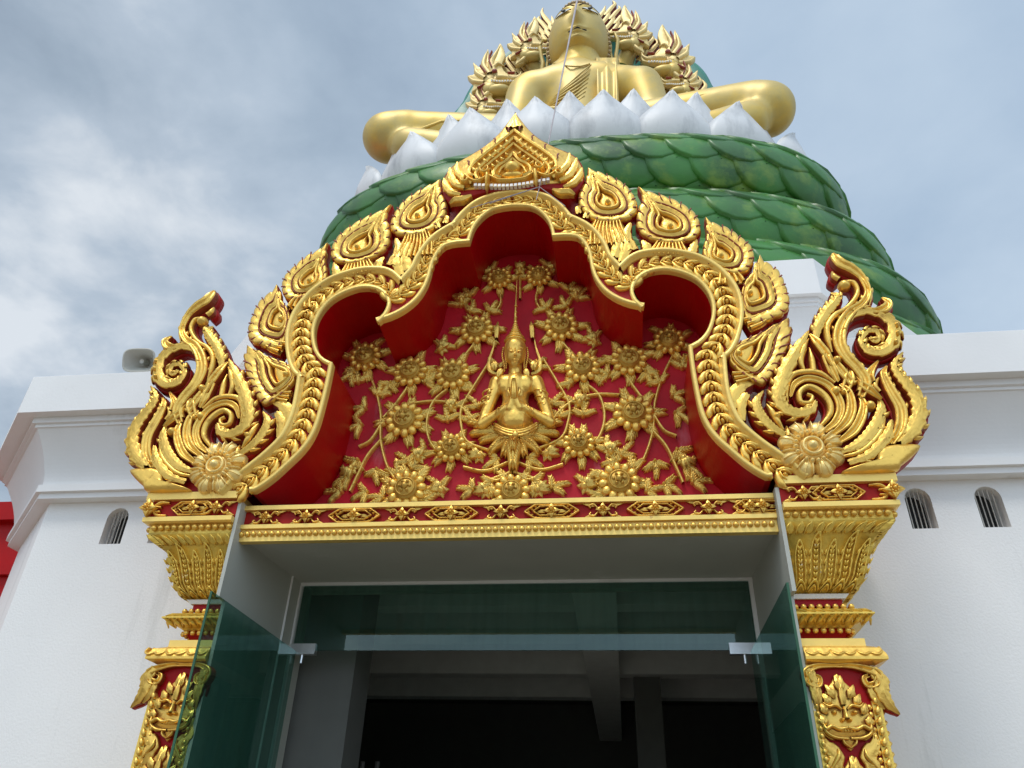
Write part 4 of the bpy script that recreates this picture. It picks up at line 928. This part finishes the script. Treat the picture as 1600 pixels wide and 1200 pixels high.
        for sx in (-1, 1):
            for (x, y, a, L) in ((.0, .08, 80, .075), (.03, .05, 62, .07), (.05, .02, 58, .06), (.075, -.02, 65, .055), (.09, -.07, 75, .05)): leaf(b, fr, q(sx*x, y), R(a) if sx > 0 else PI-R(a), L*1.15, .022, .035, .018, 0, 2)
            ridge(b, fr, [q(sx*.012, .0), q(sx*.035, .018), q(sx*.065, .012), q(sx*.085, .03)], [.006, .009, .009, .003], .035, .02, ROUND, 4)      # brow
            dome(b, fr, q(sx*.043, -.012), .0155, .012, 0, .035, .02, 10, 4); dome(b, fr, q(sx*.015, -.045), .014, .012, 0, .045, .02, 10, 4)          # eye, nostril
            ridge(b, fr, [q(0, -.078), q(sx*.035, -.085), q(sx*.065, -.072), q(sx*.09, -.085), q(sx*.098, -.06)], [.010, .012, .012, .012, .005], .045, .015, ROUND, 5)   # lip
            ridge(b, fr, [q(sx*.005, -.125), q(sx*.05, -.122), q(sx*.085, -.105), q(sx*.1, -.075)], [.007, .009, .009, .005], .035, .018, ROUND, 4)
            ridge(b, fr, [q(sx*.028, -.125), q(sx*.022, -.145), q(0, -.163)], [.006, .008, .004], .03, .015, ROUND, 4)
        ridge(b, fr, [q(0, .01), q(0, -.02), q(0, -.04)], [.008, .011, .017], .05, .022, ROUND, 4)
        ridge(b, fr, [q(0, .02), q(0, .06), q(0, .13)], [.014, .018, .003], .045, .02, CREST, 4)
        for i in range(-2, 3): b.box((mm*(cxm+i*.0145)-.0055, sy-.045, zc_-.108), (mm*(cxm+i*.0145)+.0055, sy-.02, zc_-.092))
        b.build('guardian_mask', M['gold'], th, edge=M['groove'])
    b = MB()
    for zc_ in (2.17, 1.775, 1.38):
        for sx in (-1, 1):
            base = np.array([cxm+sx*.125, zc_-.14]); 
            ridge(b, fr, [base, base+[-sx*.03, .07], base+[-sx*.045, .13], base+[-sx*.0, .18], base+[sx*.012, .25]], [.010, .038, .044, .028, .003], .038, 0, CREST, 5, teeth=6)
            ridge(b, fr, [base+[-sx*.01, .06], base+[-sx*.055, .12], base+[-sx*.06, .155]], [.006, .015, .004], .03, .02, ROUND, 4)
    b.build('side_leaves', M['gold'], th, edge=M['groove'])
    return th
pilaster(1, 1.70, 'right red and gold pilaster with flared capital and guardian masks')
pilaster(-1, 1.74, 'left red and gold pilaster with flared capital, partly behind the open glass door')

# ------------------------------------------------------------------ naga coils
nag = thing('naga_serpent', (.2, 6.4, 7.2), 'green scaled serpent coiled in a stack on the white roof pedestal with crested gold heads', 'statue')
CX, CY = .25, 6.4
def ringpt(a, b, z0, tilt, th, ex=2.3):
    c, s = math.cos(th), math.sin(th); e = 2/ex
    x = a*math.copysign(abs(c)**e, c); y = b*math.copysign(abs(s)**e, s)
    return np.array([CX+x, CY+y, z0+tilt*x])
def coil(a, b, z0, r, tilt, seed=0):
    mb = MB(); n = 96; ths = np.linspace(0, 2*PI, n, endpoint=False); P = np.array([ringpt(a, b, z0, tilt, t) for t in ths])
    # arc-length resample
    Pc = np.vstack([P, P[:1]]); d = np.r_[0, np.cumsum(np.linalg.norm(np.diff(Pc, axis=0), axis=1))]; Ltot = d[-1]
    at = lambda s: np.array([np.interp(s % Ltot, d, Pc[:, k]) for k in range(3)])
    def frame(s):
        p = at(s); t = at(s+.15)-at(s-.15); t /= np.linalg.norm(t); o = np.cross(t, (0, 0, 1)); o /= np.linalg.norm(o); u = np.cross(o, t); return p, t, o, u
    fr_ = [frame(s) for s in np.linspace(0, Ltot, n, endpoint=False)]
    mb.grid([[p+r*(math.cos(q)*o+math.sin(q)*u) for q in np.linspace(0, 2*PI, 20, endpoint=False)] for p, t, o, u in fr_], cu=True, cv=True)
    body = mb.build('coil', M['greend'], nag)
    # overlapping scales
    sm = MB(); ds = .64; k = round(Ltot/ds); ds = Ltot/k; rad = .475
    LU = [frame(s) for s in np.linspace(0, Ltot, 720, endpoint=False)]
    dq = .43
    for j in range(-4, 7):
        qa = (j*dq-.6)/r
        for i in range(k):
            s0 = (i+.5*(j % 2))*ds
            pc = at(s0)
            if pc[1] > CY+b*.75: continue
            rows = []
            for ir, rr in enumerate((0.02, .35, .65, .88, .98, 1.02)):
                row = []
                for m_ in range(14):
                    a_ = 2*PI*m_/14; x = rad*rr*math.cos(a_)*1.0; y = rad*rr*math.sin(a_)*.98
                    # tip direction: towards -s and down
                    tp = (-x*.55-y*.83)/rad
                    lift = .02+.115*(tp+.75)/1.75
                    hgt = lift+.018*(1-rr*rr)-(.075 if ir == 5 else (.004 if ir == 4 else 0))
                    s_ = s0+x; qq = qa+y/r
                    p, t, o, u = LU[int(round((s_ % Ltot)/Ltot*720)) % 720]
                    ff = ((s_ % Ltot)/Ltot*720); i0 = int(ff) % 720; i1 = (i0+1) % 720; w_ = ff-int(ff)
                    p = LU[i0][0]*(1-w_)+LU[i1][0]*w_; o = LU[i0][2]*(1-w_)+LU[i1][2]*w_; u = LU[i0][3]
                    row.append(p+(r+hgt)*(math.cos(qq)*o+math.sin(qq)*u))
                rows.append(row)
            sm.grid(rows, cv=True)
    sm.build('scales', M['green'], body, kind='stuff')
coil(3.9, 1.4, 11.5, .85, .03)
coil(4.3, 1.5, 10.12, .85, -.005)
coil(4.7, 1.7, 8.9, .85, -.01)
coil(5.0, 2.0, 7.8, .7, 0)

# lotus throne
lo_ = thing('lotus_throne', (.25, 6.4, 12), 'white lotus petal throne between the green coils and the golden Buddha', 'throne')
def petal(b, base, nrm, W, Hh, bulge, flick):
    tn = np.cross((0, 0, 1), nrm); G = []
    for t in np.linspace(0, 1, 13):
        hw = W*(.74+.26*math.sin(min(1, t/.38)*PI/2)) if t < .38 else W*((1-((t-.38)/.62)**1.5)*(1-.10*math.sin(PI*((t-.38)/.62)**1.6)**2))
        hw = max(hw, .012)
        out = bulge*math.sin(PI*min(1, t*1.05))**.8+flick*max(0, t-.6)**2*4
        row = []
        for s in np.linspace(-1, 1, 11):
            cup = -.30*abs(s)**2.2*hw*1.0+.03*math.exp(-(s/.08)**2)*t
            row.append(np.array(base)+tn*hw*s+np.array([0, 0, 1])*Hh*t+nrm*(out+cup))
        G.append(row)
    b.grid(G)
def elp(th, a, b_): return np.array([CX+a*math.cos(th), CY+b_*math.sin(th), 0]), np.array([math.cos(th)/a, math.sin(th)/b_, 0])
for row, (a, b_, z, cnt, ph, W, Hh, bu) in enumerate(((4.15, 1.75, 12.05, 16, .5, .68, 1.50, .28), (3.95, 1.60, 12.30, 16, 0.0, .56, 1.52, .20))):
    ths = np.linspace(0, 2*PI, 400); pts = np.array([elp(t, a, b_)[0] for t in ths]); d = np.r_[0, np.cumsum(np.linalg.norm(np.diff(pts, axis=0), axis=1))]
    for i in range(cnt):
        th = np.interp((i+ph)/cnt*d[-1], d, ths)
        if math.sin(th) > .5: continue
        p, nr = elp(th, a, b_); nr = nr/np.linalg.norm(nr); b = MB()
        petal(b, (p[0], p[1], z), nr, W, Hh*rng.uniform(.97, 1.03), bu, .28)
        o = b.build('petal', M['petal'], lo_); md = o.modifiers.new('thickness', 'SOLIDIFY'); md.thickness = .06; md.offset = -1
b = MB(); b.grid([[tuple(elp(t, 4.0, 1.65)[0]+np.array([0, 0, z])) for t in np.linspace(0, 2*PI, 48, endpoint=False)] for z in (11.4, 12.9)]+[[(CX, CY, 12.9)]*48], cv=True); b.build('seat', M['bgold'], lo_)

# ------------------------------------------------------------------ Buddha
bd = thing('buddha_statue', (.3, 6.4, 12.7), 'huge golden seated Buddha with monastic robe above the white lotus', 'statue')
def B(px, py, Y): return tuple(PY(px, py, Y))
def bm(px, Y=6, Z=14.5):                # metres per picture pixel at that place
    return px/FPX*float(np.dot(np.array([.4, Y, Z])-CAM, fwd))
YB = 6.3
caps = [(B(905, 108, YB+.1), bm(37), B(905, 76, YB+.1), bm(35)),
        (B(835, 152, YB), bm(44), B(975, 145, YB), bm(44)), (B(870, 145, YB), bm(46), B(940, 140, YB), bm(46)), (B(900, 150, YB+.2), bm(62), B(905, 215, YB+.2), bm(64)),
        (B(880, 120, YB+.15), bm(30), B(930, 118, YB+.15), bm(30)),
        (B(822, 150, YB-.1), bm(34), B(800, 225, YB-.2), bm(28)), (B(1002, 138, YB-.1), bm(36), B(1030, 215, YB-.2), bm(28)),
        (B(880, 225, YB-.2), bm(42), B(640, 212, YB-.6), bm(38)), (B(640, 212, YB-.6), bm(40), B(607, 216, YB-.7), bm(41)), (B(640, 230, YB-.9), bm(30), B(900, 262, YB-1.3), bm(26)),
        (B(930, 215, YB-.2), bm(42), B(1180, 168, YB-.6), bm(40)), (B(1180, 168, YB-.6), bm(40), B(1198, 172, YB-.7), bm(42)), (B(1170, 190, YB-.9), bm(30), B(910, 262, YB-1.3), bm(26))]
blob('body', caps, .075, M['bgold'], bd, 8)
# robe: folds across the chest and shoulder sash
from mathutils.bvhtree import BVHTree
bo = [o for o in C.objects if o.parent == bd and o.name.startswith('body')][0]; bof = Vector(bd.location)
bvh = BVHTree.FromPolygons([v.co+bof for v in bo.data.vertices], [tuple(p.vertices) for p in bo.data.polygons])
def onbody(px, py, e=.0):
    d = Vector(ray(px, py)).normalized(); h = bvh.ray_cast(Vector(CAM), d)
    if h[0] is None: return np.array(B(px, py, YB-.6))
    return np.array(h[0])+np.array(h[1])*(e if h[1].dot(d) < 0 else -e)
for k in range(8):
    P = [onbody(924-k*1.5, 101+k*7, .01), onbody(905-k*3, 118+k*7.5, .03), onbody(884-k*4, 138+k*6, .03), onbody(858-k*2+k*1.2, 158+k*3.5, .0)]
    rb = MB(); rb.tube(cat(P, 5), [bm(.5+1.3*math.sin(PI*t)) for t in np.linspace(0, 1, len(cat(P, 5)))], 7); rb.build('robe_fold', M['bgold'], bd)
rb = MB(); rb.tube(cat([onbody(x, y, .02) for x, y in ((866, 100), (885, 104), (905, 105), (922, 101))], 4), bm(1.3), 7); rb.build('robe_neckline', M['bgold'], bd)
rb = MB(); G = []
for t in np.linspace(0, 1, 12):
    py = 90+t*86; row = []
    for s in np.linspace(0, 1, 15):
        px = 930+s*36+t*2; dy = .10 if 0 < s < 1 else -.25
        dy += .035*math.cos(s*4*PI)
        row.append(B(px, py, YB-bm(46)*(.60+.38*math.sin(min(1, t*1.5)*PI/2))-dy))
    G.append(row)
G.insert(0, [tuple(np.array(p)+np.array([0, .35, .05])) for p in G[0]])
rb.grid(G); rb.build('shoulder_sash', M['bgold'], bd)
rb = MB(); rb.tube([B(812, 178, YB-.8), B(850, 172, YB-1.3), B(905, 170, YB-1.5), B(960, 168, YB-1.3), B(1005, 162, YB-.8)], [bm(5)]*5, 8)
for sx, pts in ((-1, [(735, 188), (690, 190), (650, 205), (622, 240)]), (1, [(1090, 150), (1140, 140), (1185, 152), (1222, 160)])):
    rb.tube([B(x, y, YB-.6-bm(36)*.8) for x, y in pts], [bm(1), bm(3), bm(3), bm(1)], 6)
rb.build('robe_hem', M['bgold'], bd)
# head
HC = np.array(B(904, 70, YB+.1)); ha, hb_, hc = bm(53), bm(60), bm(74)
hd = MB(); G = []
def gs(x, z, cx, cz, sx, sz): return math.exp(-((x-cx)/sx)**2-((z-cz)/sz)**2)
def face_off(x, z):                     # x,z in units of half width; outward bump of the front
    o = .0
    o += .20*gs(x, z, 0, -.06, .13, .13)+.13*gs(x, z, 0, .15, .09, .28)                 # nose
    o += .07*gs(x, z, .15, -.10, .08, .07)+.07*gs(x, z, -.15, -.10, .08, .07)
    o -= .07*gs(x, z, .42, .31, .20, .12)+.07*gs(x, z, -.42, .31, .20, .12)
    o += .075*gs(x, z, .42, .29, .16, .06)+.075*gs(x, z, -.42, .29, .16, .06)           # lids
    o += .05*gs(x, z, .4, .55, .25, .06)+.05*gs(x, z, -.4, .55, .25, .06)
    o += .10*gs(x, z, 0, -.36, .22, .045)+.10*gs(x, z, 0, -.47, .17, .05)-.06*gs(x, z, 0, -.415, .28, .022)   # lips
    o += .15*gs(x, z, 0, -.74, .26, .13)+.04*gs(x, z, .5, -.25, .25, .25)+.04*gs(x, z, -.5, -.25, .25, .25)
    return o
ZS = .13; TL = R(12)
def HT(v):
    v = np.array(v, float); c_, s_ = math.cos(TL), math.sin(TL); return HC+np.array([v[0], v[1]*c_-v[2]*s_, v[1]*s_+v[2]*c_])
def WZ(dz): return 1.0 if dz > 0 else (1-dz*dz+1e-4)**-.13*(1-.06*abs(dz))
def headpt(al, be):
    d = np.array([math.cos(be)*math.sin(al), -math.cos(be)*math.cos(al), math.sin(be)])
    x = d[0]; z = d[2]*1.28-ZS
    wz = WZ(d[2])
    f = max(0, -d[1])
    return HT([ha*d[0]*wz, hb_*d[1]*wz-ha*face_off(x*wz, z)*min(1, f*2)*1.0, hc*(d[2] if d[2] > 0 else -.80*abs(d[2])**.62)])
for be in np.linspace(-PI/2+.02, PI/2-.02, 110): G.append([headpt(al, be) for al in np.linspace(-PI, PI, 150, endpoint=False)])
hd.grid(G, cv=True); head = hd.build('head', M['bgold'], bd)
def onface(x, z, e=.01):               # point on the face at (x,z) in half widths
    dz = (z+ZS)/1.28; dx = x/WZ(dz)
    dy = math.sqrt(max(0, 1-dx*dx-dz*dz)); f = dy
    return HT([ha*x, -hb_*dy*WZ(dz)-ha*face_off(x, z)*min(1, f*2)-e, hc*(dz if dz > 0 else -.80*abs(dz)**.62)])
ZE = .31
eb = MB(); wb = MB(); pb2 = MB()
for sx in (-1, 1):
    eb.tube([onface(sx*t, ZE+.01+.10*math.sin((t-.18)/.52*PI)-.05*(t-.18)) for t in np.linspace(.18, .70, 12)], [ha*.008]+[ha*.018]*10+[ha*.008], 6)
    eb.tube([onface(sx*t, ZE+.17+.20*math.sin((t-.06)/.74*PI*.9)) for t in np.linspace(.06, .80, 14)], [ha*.008]+[ha*.016]*12+[ha*.006], 6)
    up_ = [onface(sx*t, ZE+.085*math.sin((t-.20)/.48*PI), .045) for t in np.linspace(.20, .68, 12)]; lo2 = [onface(sx*t, ZE-.02-.05*math.sin((t-.20)/.48*PI), .045) for t in np.linspace(.20, .68, 12)]
    wb.grid([lo2, up_]); wb.build('eye', M['eyewhite'], head); wb = MB(); c = onface(sx*.44, ZE+.005, .065); pb2.ball(c, (ha*.085, ha*.03, ha*.07), 12, 7); pb2.build('pupil', M['black'], head); pb2 = MB()
eb.build('eye_and_brow_lines', M['black'], head); eb = MB(); eb.tube([onface(t, -.41-.03*abs(t)*2+.02*math.cos(t*12), .0) for t in np.linspace(-.30, .30, 15)], [ha*.012]+[ha*.028]*13+[ha*.012], 6)
eb.build('lip_line', M['black'], head); 
cu = MB()
for i in range(9):
    for be in np.linspace(-.35, 1.45, 15):
        for sx in (-1, 1):
            al = (.53*PI+i*.06*PI); d = np.array([math.cos(be)*math.sin(al)*sx, -math.cos(be)*math.cos(al), math.sin(be)])
            p = HT(np.array([ha*d[0], hb_*d[1], hc*d[2]])*1.03); cu.ball(p, bm(4.2), 8, 6)
for al in np.linspace(-.5*PI, .5*PI, 15):
    for be in (1.0, 1.15, 1.3):
        d = np.array([math.cos(be)*math.sin(al), -math.cos(be)*math.cos(al), math.sin(be)]); p = HT(np.array([ha*d[0], hb_*d[1], hc*d[2]])*1.03); cu.ball(p, bm(4.2), 8, 6)
cu.ball(HT([0, .2, hc*1.1]), (ha*.5, ha*.5, ha*.6), 16, 10); cu.build('hair_curls', M['curl'], head)
er = MB()
for sx in (-1, 1):
    p = lambda x, z, y=.15: HT([sx*ha*x, hb_*y, hc*z])
    er.tube([p(1.0, .35), p(1.22, .38), p(1.32, .15), p(1.28, -.1), p(1.22, -.35), p(1.26, -.62), p(1.22, -.80), p(1.06, -.62), p(1.08, -.4), p(1.04, -.1)], [bm(2.5), bm(3.5), bm(3.5), bm(3), bm(4), bm(5), bm(5), bm(4), bm(3), bm(2.5)], 10)
    er.tube([p(1.0, .2), p(1.06, 0), p(1.04, -.3)], bm(3), 8); er.build('ear', M['bgold'], head); er = MB()

# hood and naga heads (beside and behind the Buddha)
HY = 8.2
hp = [(716, 200), (724, 158), (748, 120), (790, 84), (830, 62), (860, 66), (900, 84), (950, 56), (985, 44), (1030, 72), (1085, 97), (1112, 132), (1125, 190), (920, 230)]
b = MB(); hq = UV(hp, HY); hq = cat(hq, 5, True); cc = hq.mean(0)
b.grid([[(cc[0]+(p[0]-cc[0])*k_, HY-dy, cc[1]+(p[1]-cc[1])*k_) for p in hq] for k_, dy in ((.02, -.5), (.5, -.4), (.8, -.15), (.95, .1), (1, 0), (.98, -.35), (.5, -.9), (.02, -1))], cv=True)
b.build('hood', M['teal'], nag)
HEADS = [(-1, 829, 68, .95), (-1, 774, 118, 1.12), (-1, 760, 160, .85), (1, 983, 50, .95), (1, 1043, 88, 1.12), (1, 1064, 125, .85)]
class FH7:
    def __call__(s, u, v, h): return (u, 7.3-h, v)
fb = MB(); f7 = FH7(); km = bm(1, 7.3, 16)
for (xa, ya), (xb, yb) in (((730, 178), (846, 22)), ((1118, 150), (962, 6))):
    n = 22; sx = 1 if xa > 905 else -1; fb = MB()
    for i in range(n):
        t = i/(n-1); x = xa+(xb-xa)*t-sx*6; y = ya+(yb-ya)*t+8; L = rng.uniform(11, 19)
        P = [uv(x-sx*10, y+12, 7.3), uv(x, y, 7.3), uv(x+sx*5, y-L*.5, 7.3), uv(x+sx*rng.uniform(-2, 5), y-L, 7.3)]
        ridge(fb, f7, P, [5*km, 4.6*km, 3*km, .4*km], 5*km, 0, CREST, 5, skirt=6*km)
        P = [uv(x-sx*26, y+22, 7.3), uv(x-sx*14, y+8, 7.3), uv(x-sx*10, y-4, 7.3)]
        ridge(fb, f7, P, [5*km, 4.5*km, .5*km], 5*km, .5*km, CREST, 5, skirt=6*km)
    fb.build('flame_border', M['bgoldc'], nag, edge=M['copper'])
for sx, ex, ey, s_ in HEADS:
    Yh = 7.0
    # x grows away from the Buddha
    def q(x, y): return np.array(uv(ex+sx*x*s_, ey+y*s_, Yh))
    class FH:
        def __call__(s, u, v, h): return (u, Yh-h, v)
    fh = FH(); pm = bm(1, 7, 16); g2 = MB(); r2 = MB(); k = pm*s_
    # crest, snout and brow in cream gold
    for P, wd in (([(2, -2), (6, -16), (0, -28), (-8, -42)], [8, 7, 4, .5]), ([(8, 0), (16, -12), (14, -24), (10, -34)], [7, 6, 4, .5]), ([(14, 6), (26, -2), (28, -14)], [6, 5, .5]), ([(16, 12), (30, 10), (38, 2)], [6, 5, .5]),
                  ([(-2, 4), (-14, 4), (-26, 6), (-34, 2), (-36, -4)], [6, 5, 4, 3, 1]), ([(8, 8), (-6, 12), (-22, 12), (-34, 9)], [4, 3.2, 3, 1.5]), ([(10, 14), (22, 20), (32, 24)], [6, 6, .5]), ([(6, 22), (14, 30), (24, 36)], [5, 5, .5]), ([(4, -8), (-4, -14), (-12, -12)], [4, 3.5, .8])):
        ridge(g2, fh, [q(*p) for p in P], [w_*k*.8 for w_ in wd], 6*k, 0, ROUND, 5)
    OL = [(-34, 9), (-37, -3), (-28, 1), (-15, -3), (-9, -14), (-14, -28), (-7, -44), (0, -30), (7, -20), (10, -36), (16, -22), (20, -10), (31, -17), (28, -2), (39, 2), (30, 12), (33, 24), (22, 24), (25, 36), (12, 32), (4, 22), (-6, 14), (-20, 12)]
    OL = cat(np.array([q(*p) for p in OL]), 3, True); plate(g2, fh, OL, 1.5*k, -6*k, .8*k)
    c0 = q(10, 4); g2.ball((c0[0], Yh+6*k, c0[1]), (15*k, 10*k, 16*k), 14, 9)
    hdm = g2.build('naga_head', M['bgoldc'], nag)
    j = MB(); a = q(-4, 22); e = q(8, 20); j.ball((a[0], Yh-1*k, a[1]), (19*k, 10*k, 9*k), 14, 9); j.ball((e[0], Yh+2*k, e[1]), (14*k, 12*k, 14*k), 14, 9); j.build('jaw', M['bgold'], hdm)
    t = MB()
    for i in range(9):
        p = q(-26+i*3.8, 13.5-.5*math.sin(i)); t.ball((p[0], Yh-7*k, p[1]), (1.7*k, 1.5*k, 2.2*k), 7, 5)
    t.build('teeth', M['tooth'], hdm)
    t = MB(); p = q(0, 1); t.ball((p[0], Yh-9*k, p[1]), (4.2*k, 3*k, 4*k), 12, 7)
    t.build('red_eye', M['copper'], hdm); t = MB()
    for P in ([(4, -6), (8, -18), (4, -28)], [(12, 2), (20, -8)], [(-18, 2), (-28, 2)], [(14, 18), (24, 23)]):
        ridge(t, fh, [q(*p) for p in P], [1.4*k]*len(P), 3*k, 6*k, ROUND, 4); t.build('crest_groove', M['copper'], hdm); t = MB()
    nk = MB(); nk.tube([(c0[0], Yh+6*k, c0[1]-6*k), (c0[0]-sx*12*k, Yh+16*k, c0[1]-26*k), (c0[0]-sx*26*k, Yh+26*k, c0[1]-60*k)], [13*k, 15*k, 17*k], 14); nk.build('neck', M['bgold'], hdm)

# ------------------------------------------------------------------ loudspeaker and cable
SY = .78
hs = thing('horn_speaker', (-3.35, SY, 5.25), 'beige horn loudspeaker on the left parapet of the white building', 'loudspeaker')
c = np.array(PY(226, 566, SY)); ax = np.array([.05, -.85, -.38]); ax /= np.linalg.norm(ax); sxv = np.cross(ax, (0, 0, 1)); sxv /= np.linalg.norm(sxv); szv = np.cross(sxv, ax)
def rr(wd, hh, dep, n=24):
    out = []
    for t in np.linspace(0, 2*PI, n, endpoint=False):
        cx_, sx_ = math.cos(t), math.sin(t); e = .55
        wd_, hh_ = wd*1.32, hh*1.32
        out.append(c+ax*dep+sxv*wd_*math.copysign(abs(cx_)**e, cx_)+szv*hh_*math.copysign(abs(sx_)**e, sx_))
    return out
b = MB(); b.grid([rr(.105, .075, .10), rr(.112, .082, .10), rr(.110, .08, .085), rr(.08, .055, .03), rr(.05, .035, -.06), rr(.04, .03, -.12), rr(.001, .001, -.12)], cv=True)
b.grid([rr(.105, .075, .10), rr(.074, .049, .035), rr(.045, .03, -.04), rr(.001, .001, -.045)], cv=True); b.build('horn', M['horn'], hs)
b = MB(); b.tube([c-ax*.04, c+ax*.05], [.03, .022], 12); b.build('driver', M['horn'], hs)
b = MB(); b.tube([c-ax*.06, c-ax*.06-szv*.07, (c[0], SY+.02, 5.235)], .012, 8); b.build('bracket', M['bar'], hs)
hk = np.array(PY(843, 292, -.17))
b = MB(); top = np.array(B(908, -30, 4.6)); P = [hk+(top-hk)*t+np.array([0, 0, -.25*math.sin(PI*t)*0]) for t in np.linspace(0, 1, 12)]
b.tube(P, [.0035+.020*t for t in np.linspace(0, 1, 12)], 6)
for e in ((765, 318, -.07), (730, 327, -.03), (838, 312, -.12), (883, 322, -.06), (870, 312, -.08)): b.tube([hk, np.array(PY(*e))], .0035, 5)
prop(b.build('stay_cable', M['cable'], None), 'thin grey cable running from the crown finial up past the face of the Buddha', 'cable')
